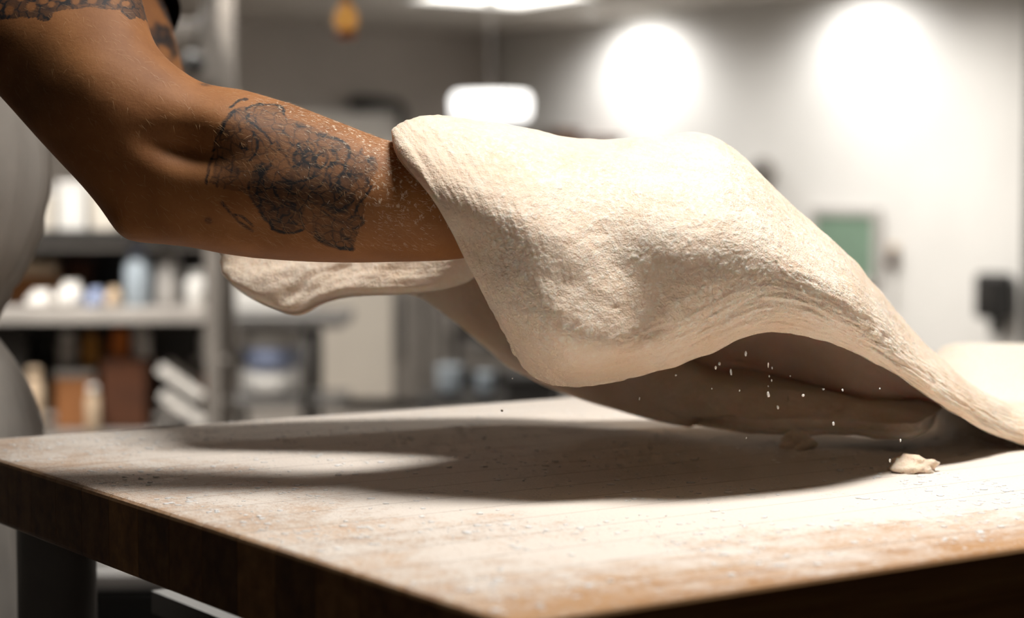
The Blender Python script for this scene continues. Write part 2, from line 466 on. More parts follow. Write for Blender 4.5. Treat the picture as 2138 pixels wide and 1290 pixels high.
# ------------------------------------------------------------------ things on the white wall
WR = ANG + math.pi / 2            # local x runs along the white wall, toward the corner
def wall_thing(name, label, cat, px, py, off=0.02, group=None):
    q = on_right_wall(px, py, off); return thing(name, label, cat, q, ANG - math.pi / 2, group), q.y / F
def part_box(name, t, c, s, mat, bevel=0.0):
    bm = bmesh.new(); box(bm, c, s, bevel); return bm_obj(name, bm, mat, t)

t, k = wall_thing('notice_board', 'sage green board in a grey frame on the white wall', 'board', 1765, 515, 0.03)
wpx = 1.35
part_box('panel', t, (0, 0, 0), (130 * k * wpx, 0.02, 130 * k), M['green'])
for s in (-1, 1):
    part_box('frame_rail', t, (0, -0.006, s * 72 * k), (150 * k * wpx, 0.03, 16 * k), M['silver'], 0.004)
    part_box('frame_stile', t, (s * 70 * k * wpx, -0.006, 0), (14 * k * wpx, 0.03, 128 * k), M['silver'], 0.004)
t, k = wall_thing('door_handle_set', 'small dark lever switch with a tan cap on the white wall', 'switch', 1866, 540, 0.03)
part_box('back_plate', t, (0, 0, 0), (26 * k, 0.03, 46 * k), M['grey'], 0.006)
part_box('lever', t, (0, -0.03, -8 * k), (14 * k, 0.04, 20 * k), M['darkbrown'], 0.006)
part_box('cap', t, (0, -0.005, 24 * k), (20 * k, 0.04, 12 * k), M['tan'], 0.008)
bm = bmesh.new(); tube(bm, [(0, 0, -20 * k), (2 * k, 0.005, -60 * k), (0, 0, -110 * k)], 0.006, 8); bm_obj('cable', bm, M['silver'], t, True)
t.name = 'wall_switch'
t, k = wall_thing('wall_phone', 'black box-shaped wall phone beside the dark column', 'phone', 2076, 618, 0.09)
part_box('body', t, (0, 0, 0), (74 * k, 0.14, 96 * k), M['black'], 0.03)
part_box('hook', t, (10 * k, -0.01, -62 * k), (24 * k, 0.06, 34 * k), M['black'], 0.01)
part_box('face_plate', t, (0, -0.072, 8 * k), (44 * k, 0.006, 50 * k), M['darksteel'], 0.002)
t, k = wall_thing('thermostat', 'dark round thermostat just above the dough on the white wall', 'thermostat', 1590, 364, 0.05)
bm = bmesh.new(); loft(bm, [((0, y, 0), (r, 0, 0), (0, 0, r)) for r, y in ((0.11, 0.03), (0.11, -0.01), (0.095, -0.03))], 24); bm_obj('body', bm, M['grey'], t, True)
bm = bmesh.new(); loft(bm, [((0, y, 0), (r, 0, 0), (0, 0, r)) for r, y in ((0.06, -0.03), (0.055, -0.05))], 20); bm_obj('dial', bm, M['darksteel'], t, True)
q = on_right_wall(2192, 400, 0.25)
t = thing('column', 'dark grey square column at the edge of the white wall', 'column', (q.x, q.y, 0), ANG)
part_box('shaft', t, (0, 0, CEIL / 2), (0.3, 0.12, CEIL - 0.002), M['darksteel'], 0.01)
part_box('base_plate', t, (0, 0, 0.06), (0.34, 0.16, 0.12), M['steel'], 0.01)
# wooden shelf and glowing sign lamp near the corner
t, k = wall_thing('wall_shelf', 'dark wooden wall shelf below the bright lamp near the corner', 'shelf', 1190, 296, 0.16)
part_box('board', t, (0, 0, 0), (190 * k * 1.3, 0.3, 16 * k), M['darkbrown'], 0.004)
for s in (-1, 1): part_box('bracket', t, (s * 60 * k, 0.05, -22 * k), (0.03, 0.2, 26 * k), M['darksteel'])
for i, (dx, h, m_, nm, lb) in enumerate(((-70, 26, 'grey', 'crock', 'grey crock on the dark wooden wall shelf'), (-20, 18, 'darkbrown', 'wooden_box', 'low brown box on the dark wooden wall shelf'))):
    qq = t.location + Matrix.Rotation(ANG - math.pi / 2, 3, 'Z') @ Vector((dx * k * 1.3, 0, 8 * k))
    bm = bmesh.new()
    if nm == 'crock': lathe(bm, (0, 0, 0), [(0.06, 0), (0.085, 0.02), (0.09, h * k * 0.7), (0.07, h * k), (0.06, h * k), (0.06, 0.03)], 20)
    else:
        box(bm, (0, 0, h * k / 2), (0.22, 0.16, h * k), 0.01); box(bm, (0, 0, h * k), (0.23, 0.17, 0.012), 0.003)
    o = bm_obj(nm, bm, M[m_], None, nm == 'crock'); o.location = qq; o.rotation_euler = (0, 0, ANG); tag(o, lb, 'jar' if nm == 'crock' else 'box')
q = P(1025, 222, 13.0); k = q.y / F
t = thing('pendant_lamp', 'glowing white drum lamp hanging in front of the room corner', 'lamp', q, 0)
bm = bmesh.new(); lathe(bm, (0, 0, -28 * k), [(70 * k, 0), (82 * k, 6 * k), (84 * k, 44 * k), (76 * k, 56 * k)], 32); bm_obj('shade', bm, emit('bright_lamp_shade', (255, 253, 250), 2.2), t, True)
bm = bmesh.new(); tube(bm, [(0, 0, 28 * k), (0, 0, CEIL - q.z)], 0.002, 8); bm_obj('cord', bm, M['silver'], t)
bm = bmesh.new(); lathe(bm, (0, 0, CEIL - q.z - 0.04), [(0.05, 0.04), (0.045, 0.0)], 16); bm_obj('ceiling_rose', bm, M['white'], t)

# ------------------------------------------------------------------ things along the grey wall
def back_thing(name, label, cat, px, py, off=0.02, group=None):
    q = on_back_wall(px, py, off); return thing(name, label, cat, q, ANG, group), q.y / F
t, k = back_thing('whiteboard', 'white board hung on the grey wall behind the forearm', 'board', 735, 330, 0.03)
part_box('panel', t, (0, 0, 0), (215 * k * 1.2, 0.02, 190 * k), M['paper'])
for s in (-1, 1):
    part_box('frame_rail', t, (0, -0.006, s * 97 * k), (230 * k * 1.2, 0.03, 8 * k), M['silver'])
    part_box('frame_stile', t, (s * 111 * k * 1.2, -0.006, 0), (8 * k, 0.03, 188 * k), M['silver'])
t, k = back_thing('wall_bracket', 'dark bent metal bracket fixed above the white board', 'bracket', 790, 218, 0.12)
bm = bmesh.new(); tube(bm, [(-60 * k, 0, 0), (-30 * k, 0, 2 * k), (50 * k, 0, 3 * k), (60 * k, 0, -8 * k), (60 * k, 0, -50 * k)], [14 * k, 16 * k, 9 * k, 9 * k, 8 * k], 12); bm_obj('arm', bm, M['darksteel'], t, True)
part_box('mounting_plate', t, (-36 * k, 0.06, 0), (40 * k, 0.1, 30 * k), M['darksteel'], 0.01)

# reach-in refrigerator: cream door, steel posts
q = P(765, 720, 10.0); k = 10.0 / F
t = thing('refrigerator', 'tall cream door refrigerator with a grey steel side post', 'refrigerator', (q.x, q.y, 0), 0.0)
zb = P(765, 832, 10).z; zt = P(765, 520, 10).z
part_box('body', t, (28 * k, 0.42, (zt + 0.1) / 2 + 0.05), (260 * k, 0.7, zt), M['grey'], 0.01)
d = part_box('door', t, (-28 * k, 0.03, (zt + zb) / 2), (168 * k, 0.06, zt - zb), M['cream'], 0.008)
part_box('handle', d, (70 * k, -0.05, (zt + zb) / 2), (0.02, 0.03, 0.3), M['steel'], 0.006)
part_box('side_post', t, (88 * k, 0.03, zt / 2 + 0.05), (56 * k, 0.06, zt), M['grey'], 0.006)
part_box('kick_plate', t, (-28 * k, 0.04, zb / 2 + 0.02), (168 * k, 0.05, zb - 0.06), M['darksteel'], 0.004)
# dark oven at its side with trays of white buns in front
q = P(1062, 720, 10.3); k = 10.3 / F
t = thing('deck_oven', 'dark grey oven standing past the refrigerator post', 'oven', (q.x, q.y, 0), 0.0)
zt = P(990, 600, 10.3).z
part_box('body', t, (0, 0.4, zt / 2), (230 * k, 0.8, zt), M['darksteel'], 0.01)
for i in range(2):
    d = part_box('oven_door', t, (0, -0.02, zt * (0.78 - 0.36 * i)), (200 * k, 0.04, zt * 0.27), M['grey'], 0.006)
    part_box('handle', d, (0, -0.06, zt * (0.87 - 0.36 * i)), (150 * k, 0.03, 0.03), M['steel'], 0.008)
part_box('control_strip', t, (0, -0.02, zt * 0.955), (220 * k, 0.03, zt * 0.07), M['black'], 0.004)
q = P(1020, 842, 9.3); k = 9.3 / F
t = thing('trolley', 'low dark trolley in front of the oven', 'trolley', (q.x, q.y, 0), 0.0)
part_box('deck', t, (0, 0.25, q.z), (300 * k, 0.5, 0.04), M['darksteel'], 0.004)
for sx in (-1, 1):
    for sy in (0.04, 0.46):
        bm = bmesh.new(); tube(bm, [(sx * 135 * k, sy, 0.1), (sx * 135 * k, sy, q.z - 0.02)], 0.018, 10); l = bm_obj('leg', bm, M['darksteel'], t)
        bm = bmesh.new(); loft(bm, [((sx * 135 * k + e, sy, 0.05), (0, 0.05, 0), (0, 0, 0.05)) for e in (-0.015, 0.015)], 16); bm_obj('caster', bm, M['black'], l)
for dx, w, h, lb in ((-85, 52, 62, 'rounded white tub on the trolley, nearer the refrigerator'), (-8, 40, 48, 'rounded white tub on the trolley, smaller one')):
    bm = bmesh.new(); lathe(bm, (0, 0, 0), [(w * k * 0.42, 0), (w * k * 0.5, h * k * 0.5), (w * k * 0.5, h * k * 0.9), (w * k * 0.54, h * k * 0.92), (w * k * 0.54, h * k)], 24)
    o = bm_obj('tub', bm, M['bluegrey'], None, True); o.location = (q.x + dx * k, q.y + 0.2, q.z + 0.02); tag(o, lb, 'tub', 'tubs on the trolley')
bm = bmesh.new(); box(bm, (0, 0, 0.05), (110 * k, 0.3, 0.1), 0.015); box(bm, (0, 0, 0.1), (114 * k, 0.31, 0.02), 0.006)
o = bm_obj('black_crate', bm, M['black']); o.location = (q.x + 90 * k, q.y + 0.2, q.z + 0.02); tag(o, 'low black crate on the trolley, just above the table edge', 'crate')

# steel worktable in front of the refrigerator
q = P(560, 672, 8.3); k = 8.3 / F
t = thing('steel_worktable', 'far steel worktable with a dark leg', 'table', (q.x, q.y, 0), 0.0)
part_box('table_top', t, (10 * k, 0.3, q.z), (290 * k, 0.6, 26 * k), M['steel'], 0.006)
for px_ in (470, 636):
    for sy in (0.05, 0.55):
        bm = bmesh.new(); tube(bm, [((px_ - 560) * k, sy, 0.06), ((px_ - 560) * k, sy, q.z - 13 * k)], 11 * k, 12)
        l = bm_obj('leg', bm, M['darksteel'], t, True)
        bm = bmesh.new(); lathe(bm, ((px_ - 560) * k, sy, 0.0), [(0.03, 0), (0.03, 0.02), (0.016, 0.06)], 12); bm_obj('foot', bm, M['black'], l)
zs = P(560, 846, 8.3).z
part_box('undershelf', t, (10 * k, 0.3, zs), (280 * k, 0.5, 0.03), M['steel'], 0.004)
# white tub with a blue-lined bag on that shelf, pan on top
bm = bmesh.new(); w = 62 * k
lathe(bm, (0, 0, 0), [(w * 0.82, 0), (w, 0.05), (w * 1.0, 62 * k), (w * 0.92, 64 * k), (w * 0.9, 0.03)], 28)
t2 = thing('flour_tub', 'white tub with a blue bag hanging open on the far worktable shelf', 'tub', (q.x - 10 * k, q.y + 0.2, zs + 0.015), 0)
bm_obj('bucket', bm, M['white'], t2, True)
bm = bmesh.new(); loft(bm, [((x_ * k, 0, z_ * k), (0.5 * ww * k, 0, 0), (0, 0.6 * ww * k, 0)) for x_, z_, ww in ((0, 60, 110), (4, 80, 124), (0, 96, 128), (2, 108, 120))], 24, False)
bm_obj('bag_liner', bm, M['blue'], t2, True)
bm = bmesh.new(); loft(bm, [((x_ * k, -0.07, z_ * k), (0.5 * ww * k, 0, 0), (0, 0.3 * ww * k, 0)) for x_, z_, ww in ((-42, 66, 10), (-40, 78, 40), (-34, 92, 60), (-30, 100, 62))], 16)
bm_obj('bag_opening', bm, M['black'], t2, True)
bm = bmesh.new(); lathe(bm, (0, 0, 110 * k), [(64 * k, 0), (66 * k, 6 * k), (66 * k, 40 * k), (56 * k, 48 * k), (10 * k, 50 * k)], 28); bm_obj('lid', bm, M['white'], t2, True)
bm = bmesh.new(); box(bm, (0, 0, 50 * k), (170 * k, 0.35, 100 * k), 0.02); box(bm, (0, 0, 102 * k), (176 * k, 0.36, 10 * k), 0.006)
o = bm_obj('white_bin', bm, M['white']); o.location = (q.x - 5 * k, q.y + 0.3, q.z + 13 * k); tag(o, 'large white lidded bin standing on the far steel worktable', 'bin')

# ------------------------------------------------------------------ shelving rack with its goods
RD = 7.0
rp = P(445, 660, RD); k = RD / F
rack = thing('shelving_rack', 'tall grey metal shelving rack loaded with boxes and jars', 'shelving', (rp.x, rp.y, 0), 0.035)
RW, RDp = 1.5, 0.5
rr = Matrix.Rotation(0.035, 3, 'Z')
for x_ in (0, -RW):
    for y_ in (0, RDp):
        bm = bmesh.new(); box(bm, (x_, y_, 0.98), (0.055, 0.045, 1.96), 0.006); p_ = bm_obj('post', bm, M['grey'], rack)
        bm = bmesh.new(); box(bm, (x_, y_, 0.012), (0.08, 0.08, 0.024), 0.004); bm_obj('foot', bm, M['darksteel'], p_)
sh = {}
for nm, py, m_, th in (('low', 912, 'grey', 0.04), ('mid', 658, 'shelfsteel', 0.056), ('high', 498, 'darksteel', 0.058), ('top', 60, 'grey', 0.05)):
    z = P(445, py, RD).z; sh[nm] = z + th / 2
    part_box('shelf', rack, (-RW / 2, RDp / 2, z), (RW - 0.057, RDp + 0.01, th), M[m_], 0.004)

part_box('added_dark_backing', rack, (-RW / 2, RDp - 0.03, (sh['low'] + sh['high']) / 2 - 0.03), (RW - 0.06, 0.01, sh['high'] - sh['low'] - 0.1), M['darksteel'])  # added dark sheet, darkens the gaps behind the lower goods

def good(name, label, cat, px, shelf, w, h, mat, depth=0.25, y=0.12, shape='box', z0=None, tilt=0.0, group=None, lid=None, dx=0):
    """an item on a rack shelf: px is its middle, w and h its size, all in photo pixels at the rack"""
    base = Vector((rp.x, rp.y, 0)) + rr @ Vector(((px - 445) * k * (1 + y / RD) , y + depth / 2 - 0.02, 0))
    base.z = sh[shelf] if z0 is None else z0
    w, h = w * k, h * k
    if shape == 'box':
        if lid:
            t = thing(name, label, cat, base, 0.035, group)
            bm = bmesh.new(); box(bm, (0, 0, h * 0.44), (w, depth, h * 0.88), 0.006); bm_obj('body', bm, M[mat], t)
            bm = bmesh.new(); box(bm, (0, 0, h * 0.94), (w * 1.05, depth * 1.03, h * 0.12), 0.005); bm_obj('lid', bm, M[lid], t)
            return t
        bm = bmesh.new(); box(bm, (0, 0, h / 2), (w, depth, h), 0.006)
        box(bm, (0, -depth / 2, h * 0.5), (w * 0.16, 0.003, h * 0.97))      # tape strip
        o = bm_obj(name, bm, M[mat]); o.location = base; o.rotation_euler = (0, tilt, 0.035)
        return tag(o, label, cat, group)
    if shape == 'jar':
        t = thing(name, label, cat, base, 0, group)
        r = w / 2
        bm = bmesh.new(); lathe(bm, (0, 0, 0), [(r * 0.9, 0), (r, h * 0.05), (r, h * 0.7), (r * 0.7, h * 0.82), (r * 0.6, h * 0.86)], 24); bm_obj('body', bm, M[mat], t, True)
        bm = bmesh.new(); lathe(bm, (0, 0, 0), [(r * 0.68, h * 0.86), (r * 0.68, h), (r * 0.6, h * 1.01)], 20); bm_obj('cap', bm, M[lid or 'white'], t, True)
        return t
    if shape == 'bag':
        bm = bmesh.new()
        loft(bm, spline_secs([((0, 0, 0.001), (w * 0.42, 0, 0), (0, depth * 0.4, 0)), ((0, 0, h * 0.2), (w * 0.52, 0, 0), (0, depth * 0.5, 0)), ((w * 0.04, 0, h * 0.6), (w * 0.46, 0, 0), (0, depth * 0.42, 0)),
                              ((w * 0.08, 0, h * 0.85), (w * 0.3, 0, 0), (0, depth * 0.15, 0)), ((w * 0.1, 0, h), (w * 0.36, 0, 0), (0, depth * 0.06, 0))], 4), 24)
        o = bm_obj(name, bm, M[mat], None, True); o.location = base
        return tag(o, label, cat, group)

# top compartment
good('storage_tub', 'cream lidded tub on the upper rack shelf nearest the apron', 'tub', 80, 'high', 60, 84, 'cream', lid='white')
good('storage_tub', 'bright white lidded tub on the upper rack shelf, middle one', 'tub', 148, 'high', 58, 102, 'white', lid='white')
good('storage_tub', 'pale tub on the upper rack shelf nearest the elbow', 'tub', 214, 'high', 56, 92, 'cream', lid='white')
good('storage_tub', 'pale tub on the upper rack shelf hidden behind the forearm', 'tub', 330, 'high', 90, 80, 'white', lid='cream')
# middle compartment
good('cardboard_box', 'brown cardboard box under a pale parcel on the middle rack shelf', 'box', 60, 'mid', 120, 62, 'card', y=0.2)
good('parcel', 'tan parcel lying on the brown cardboard box', 'parcel', 70, 'mid', 80, 30, 'tan', y=0.2, z0=sh['mid'] + 62 * k)
good('cardboard_box', 'small dark brown carton at the back of the middle rack shelf', 'box', 146, 'mid', 50, 96, 'darkcard', y=0.26, depth=0.18)
good('paper_bag', 'crumpled white bag at the front of the middle rack shelf', 'bag', 78, 'mid', 54, 34, 'paper', depth=0.14, y=0.02, shape='bag')
good('paper_bag', 'rounded white bag beside the blue bag on the rack', 'bag', 140, 'mid', 56, 52, 'paper', depth=0.14, y=0.02, shape='bag')
good('plastic_bag', 'small pale blue bag on the middle rack shelf', 'bag', 194, 'mid', 40, 38, 'blue', depth=0.12, y=0.02, shape='bag')
good('paper_bag', 'little tan bag next to the blue bag on the rack', 'bag', 232, 'mid', 32, 40, 'tan', depth=0.12, y=0.03, shape='bag')
good('water_jug', 'clear bluish plastic jug with a blue cap on the rack', 'jug', 284, 'mid', 56, 128, 'bluegrey', y=0.04, depth=0.1, shape='jar', lid='blue')
good('paper_roll', 'tall pale grey paper roll standing beside the clear jug', 'roll', 345, 'mid', 50, 140, 'silver', y=0.06, depth=0.1, shape='jar', lid='silver')
good('storage_jar', 'short white jar right beside the rack post on the middle shelf', 'jar', 405, 'mid', 44, 76, 'white', y=0.05, depth=0.1, shape='jar', lid='white')
# low compartment
lo = sh['low']
good('storage_bin', 'dark grey bin at the end of the low rack shelf', 'bin', 20, 'low', 60, 200, 'darksteel', y=0.1)
good('paper_roll', 'long pale brown tube standing on the low rack shelf', 'tube', 66, 'low', 40, 130, 'tan', y=0.03, depth=0.1, shape='jar', lid='tan')
good('cardboard_box', 'brown cardboard box with a grey lid on the low rack shelf', 'box', 150, 'low', 84, 122, 'card', y=0.12, lid='grey')
good('storage_jar', 'slim pale bottle in front of the lidded cardboard box', 'bottle', 192, 'low', 30, 96, 'tan', y=0.0, depth=0.06, shape='jar', lid='white')
good('cardboard_box', 'tall dark brown box in the middle of the low rack shelf', 'box', 252, 'low', 92, 148, 'darkcard', y=0.1)
good('storage_jar', 'amber jar standing on the tall dark brown box', 'jar', 240, 'low', 40, 62, 'orange', y=0.12, depth=0.1, shape='jar', lid='orange', z0=lo + 148 * k)
good('storage_jar', 'mustard yellow jar standing on the lidded cardboard box', 'jar', 178, 'low', 40, 74, 'mustard', y=0.16, depth=0.1, shape='jar', lid='mustard', z0=lo + 124 * k)
good('storage_jar', 'grey jar with white cap beside the mustard jar', 'jar', 128, 'low', 42, 76, 'silver', y=0.16, depth=0.1, shape='jar', lid='white', z0=lo + 124 * k)
good('storage_jar', 'round pale grey jar at the rim of the dark brown box', 'jar', 284, 'low', 38, 70, 'silver', y=0.12, depth=0.1, shape='jar', lid='silver', z0=lo + 148 * k)
# slanted baguette pans near the post
pans = ((368, 806, 'upper slanted white pan beside the rack post', 0.62), (372, 862, 'lower slanted white pan beside the rack post', 0.62))
for px_, py_, lb, ti in pans:
    b_ = Vector((rp.x, rp.y, 0)) + rr @ Vector(((px_ - 445) * k, 0.14, 0)); b_.z = P(px_, py_, RD).z
    bm = bmesh.new(); box(bm, (0, 0, 0), (110 * k, 0.2, 8 * k), 0.005)
    for s in (-1, 1): box(bm, (0, s * 0.1, 0.012), (110 * k, 0.012, 22 * k), 0.004)
    o = bm_obj('baking_pan', bm, M['paper']); o.location = b_; o.rotation_euler = (0, ti, 0.035); tag(o, lb, 'pan', 'slanted pans on the rack')
good('storage_jar', 'small white jar beside the upper slanted pan', 'jar', 418, 'low', 36, 70, 'white', y=0.22, depth=0.1, shape='jar', lid='white', z0=P(418, 762, RD).z)
good('storage_jar', 'white and brown jar beside the lower slanted pan', 'jar', 420, 'low', 36, 72, 'orange', y=0.22, depth=0.1, shape='jar', lid='white', z0=P(418, 850, RD).z)
# small stepped riser carries these two jars
t = thing('wire_riser', 'grey stepped riser holding jars near the rack post', 'riser', Vector((rp.x, rp.y, lo)) + rr @ Vector((-26 * k, 0.36, 0)), 0.035)
for py_ in (762, 850):
    part_box('tier', t, (0, -0.09, P(418, py_, RD).z - lo - 0.006), (70 * k, 0.16, 0.012), M['grey'])
for s in (-1, 1): part_box('upright', t, (s * 33 * k, 0.0, (P(418, 762, RD).z - lo) / 2), (0.012, 0.012, P(418, 762, RD).z - lo), M['grey'])
# black ladle bowl hanging from the rack post
q = P(402, 132, RD - 0.12)
t = thing('hanging_pan', 'small black pan hanging from the rack post', 'pan', q, 0)
bm = bmesh.new(); loft(bm, [((0, y, 0), (r, 0, 0), (0, 0, r)) for r, y in ((0.02, -0.03), (0.034, -0.02), (0.04, 0.0), (0.042, 0.02), (0.036, 0.02), (0.03, -0.01))], 24); bm_obj('bowl', bm, M['black'], t, True)
bm = bmesh.new(); tube(bm, [(0, 0.02, 0.03), (0.02, 0.03, 0.12), (0.03, 0.05, 0.18)], 0.006, 8); bm_obj('handle', bm, M['black'], t, True)

# brass pendant
q = P(722, 44, 5.2); k = 5.2 / F
t = thing('brass_pendant', 'small brass pendant bulb hanging from the ceiling', 'lamp', q, 0)
bm = bmesh.new(); tube(bm, [(0, 0, 26 * k), (0, 0, CEIL - q.z)], 0.012, 10); bm_obj('stem', bm, M['brass'], t, True)
bm = bmesh.new(); lathe(bm, (0, 0, 0), [(0.012, 34 * k), (17 * k, 28 * k), (25 * k, 8 * k), (24 * k, -8 * k), (15 * k, -20 * k)], 24); bm_obj('globe', bm, M['bulb'], t, True)
bm = bmesh.new(); lathe(bm, (0, 0, 0), [(16 * k, -18 * k), (25 * k, -28 * k), (20 * k, -36 * k)], 24); bm_obj('collar', bm, M['orange'], t, True)

# ------------------------------------------------------------------ the butcher-block table
def tab(x, y, z=0.0):
    q = Vector((0, 0.90, TOP)) + E1 * x + E2 * y; q.z += z; return q

TL, TW, TH = 2.1, 0.802, 0.05
table = thing('butcher_block_table', 'floured butcher block table with a thick wooden top on steel legs', 'table', (0.0, 0.90, 0), ANG)
NST = 17; sw = TW / NST
for i in range(NST):
    bm = bmesh.new()
    w_ = sw - 0.0004
    box(bm, (TL / 2, (i + 0.5) * sw, TOP - TH / 2), (TL, w_, TH))
    # round the outer arrises: both ends, and the long side of the first and last board
    es = []
    for e in bm.edges:
        a, b = e.verts[0].co, e.verts[1].co
        endx = (abs(a.x) < 1e-5 and abs(b.x) < 1e-5) or (abs(a.x - TL) < 1e-5 and abs(b.x - TL) < 1e-5)
        topb = abs(a.z - b.z) < 1e-5
        y0 = (i == 0 and a.y < sw / 2 and b.y < sw / 2); y1 = (i == NST - 1 and a.y > TW - sw / 2 and b.y > TW - sw / 2)
        if (endx and topb) or y0 or y1: es.append(e)
    bmesh.ops.bevel(bm, geom=es, offset=0.004, segments=3, affect='EDGES', profile=0.5)
    b_ = bm_obj('board', bm, M['wood'], table); b_.data.materials.append(M['shadewood'])
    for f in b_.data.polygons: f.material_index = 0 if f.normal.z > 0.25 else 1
for lx in (0.066, TL - 0.1):
    for ly in (0.07, 0.735):
        bm = bmesh.new(); lathe(bm, (lx, ly, 0), [(0.022, 0.0), (0.022, 0.05), (0.027, 0.06), (0.027, TOP - TH - 0.14), (0.031, TOP - TH - 0.139), (0.031, TOP - TH - 0.004), (0.031, TOP - TH)], 28)
        l = bm_obj('leg', bm, M['grey'], table, True)
        bm = bmesh.new(); lathe(bm, (lx, ly, 0), [(0.03, 0), (0.03, 0.02), (0.023, 0.03)], 20); bm_obj('foot', bm, M['black'], l, True)
for lx in (0.16, TL - 0.16):
    part_box('stretcher', table, (lx, TW / 2, TOP - 0.134), (0.03, TW - 0.14, 0.018), M['darksteel'])
q = P(400, 1215, 3.0)
t = thing('slatted_crate', 'dark crate with grey lid slats on the floor behind the table leg', 'crate', (q.x, 3.3, 0), 0.05)
for s_ in (-1, 1):
    part_box('side_panel', t, (s_ * 0.38, 0, q.z / 2), (0.03, 0.6, q.z - 0.03), M['black'], 0.004)
    part_box('front_panel' if s_ < 0 else 'rear_panel', t, (0, s_ * 0.29, q.z / 2), (0.73, 0.02, q.z - 0.03), M['black'], 0.004)
for j in range(5):
    part_box('slat', t, (0, -0.25 + j * 0.125, q.z), (0.80, 0.088, 0.022), M['silver'], 0.003)
t = thing('added_dark_chest', 'added black chest darkening the view under the butcher block table', 'chest', tab(0.85, 0.42, -TOP), ANG)  # added to keep the view below the table top dark
part_box('body', t, (0, 0, 0.33), (1.0, 0.5, 0.64), M['black'], 0.02)
part_box('lid', t, (0, 0, 0.675), (1.03, 0.53, 0.05), M['black'], 0.015)
for s_ in (-1, 1):
    for r_ in (-1, 1): part_box('foot', t, (s_ * 0.45, r_ * 0.2, 0.006), (0.06, 0.06, 0.012), M['black'])

def to_tab(p):
    d = Vector((p.x, p.y - 0.90, 0)); return d.dot(E1), d.dot(E2)

# ------------------------------------------------------------------ the lifted dough
# rows run from the near hem over the near arm and the far arm to the table behind; columns from the loose edge toward the mound
O = 0.055
G = lambda px, py: ground(px, py, TOP + 0.012)
D = [
 # hem                   lower face            middle                upper face            top                   behind top            sag                   over far arm          rear drop             rear hem
 [P(1085,775,1.250+O), P(1012,636,1.232+O), P(944,506,1.238+O), P(872,376,1.250+O), P(828,298,1.290+O), P(985,565,1.460), P(735,612,1.520), P(560,636,1.530), P(447,560,1.570), P(600,600,1.680), P(872,602,1.710)],
 [P(1142,806,1.250+O), P(1092,684,1.212+O), P(1028,520,1.226+O), P(962,376,1.246+O), P(892,244,1.305+O), P(1005,430,1.445), P(790,470,1.545), P(620,460,1.560), P(500,400,1.605), P(660,480,1.695), P(960,670,1.735)],
 [P(1210,813,1.250+O), P(1190,716,1.200+O), P(1148,566,1.218+O), P(1108,404,1.248+O), P(1060,262,1.312+O), P(1075,330,1.440), P(930,390,1.560), P(780,370,1.620), P(700,390,1.670), P(860,540,1.715), P(1120,770,1.755)],
 [P(1312,799,1.246+O), P(1302,716,1.206+O), P(1290,582,1.232+O), P(1262,430,1.264+O), P(1226,299,1.318+O), P(1220,320,1.440), P(1150,400,1.540), P(1050,420,1.620), P(1010,480,1.680), P(1140,660,1.725), G(1352,868)],
 [P(1442,761,1.242+O), P(1434,692,1.210+O), P(1414,568,1.214+O), P(1398,430,1.254+O), P(1382,296,1.324+O), P(1380,318,1.390+O), P(1340,460,1.470+O), P(1290,510,1.550+O), P(1380,720,1.640+O), G(1500,890)],
 [P(1552,715,1.246+O), P(1548,660,1.224+O), P(1538,552,1.226+O), P(1524,424,1.262+O), P(1510,304,1.328+O), P(1510,330,1.390+O), P(1500,460,1.470+O), P(1490,590,1.550+O), P(1545,770,1.620+O), G(1630,903)],
 [P(1662,704,1.262+O), P(1664,656,1.244+O), P(1660,580,1.248+O), P(1654,504,1.286+O), P(1648,428,1.338+O), P(1656,450,1.400+O), P(1662,560,1.470+O), P(1685,690,1.530+O), P(1725,820,1.590+O), G(1790,905)],
 [P(1802,752,1.305+O), P(1802,716,1.288+O), P(1798,660,1.292+O), P(1790,604,1.326+O), P(1780,548,1.366+O), P(1792,566,1.420+O), P(1812,660,1.480+O), P(1842,770,1.530+O), P(1880,850,1.620), G(1950,885)],
 [P(1900,808,1.350+O), P(1900,780,1.336+O), P(1898,744,1.344+O), P(1894,712,1.372+O), P(1889,678,1.402+O), P(1905,690,1.450+O), P(1930,745,1.510+O), P(1955,815,1.640), P(1958,785,1.840), P(1955,738,2.000)],
 [P(2030,891,1.455), P(2030,868,1.446), P(2030,844,1.452), P(2030,822,1.475), P(2030,804,1.505), P(2042,812,1.555), P(2065,828,1.620), P(2070,815,1.730), P(2062,752,1.890), P(2060,716,2.040)],
 [P(2140,936,1.515), P(2140,915,1.506), P(2140,892,1.510), P(2140,872,1.530), P(2142,853,1.560), P(2150,846,1.610), P(2170,830,1.690), P(2180,800,1.790), P(2180,752,1.920), P(2180,718,2.060)],
 [P(2290,962,1.490), P(2290,940,1.482), P(2290,914,1.490), P(2290,890,1.515), P(2290,868,1.550), P(2300,850,1.620), P(2310,820,1.720), P(2320,786,1.830), P(2320,748,1.960), P(2320,730,2.080)],
 [P(2480,962,1.490), P(2480,950,1.486), P(2480,930,1.500), P(2480,910,1.530), P(2480,890,1.570), P(2480,866,1.640), P(2490,840,1.740), P(2490,806,1.850), P(2490,770,1.980), P(2490,752,2.100)],
]
for i, row in enumerate(D):          # last row: the mound's back is tucked down onto the table
    e = row[-1]
    if i >= 8: row.append(Vector((e.x * 1.06, e.y + 0.13, TOP + 0.012)))
    elif i >= 4: row.insert(-1, row[-2] * 0.45 + e * 0.55)
NC, NR = len(D), len(D[0])
Dn = np.array([[list(p) for p in r] for r in D])
near_by = np.zeros((NC, NR)); near_by[:8, 1] = 0.004; near_by[:8, 2] = 0.020; near_by[:8, 3] = 0.030; near_by[:8, 4] = 0.006; near_by[:3, 6:] = 0.045; near_by[:3, 5] = 0.02; near_by[3, 6:10] = 0.025
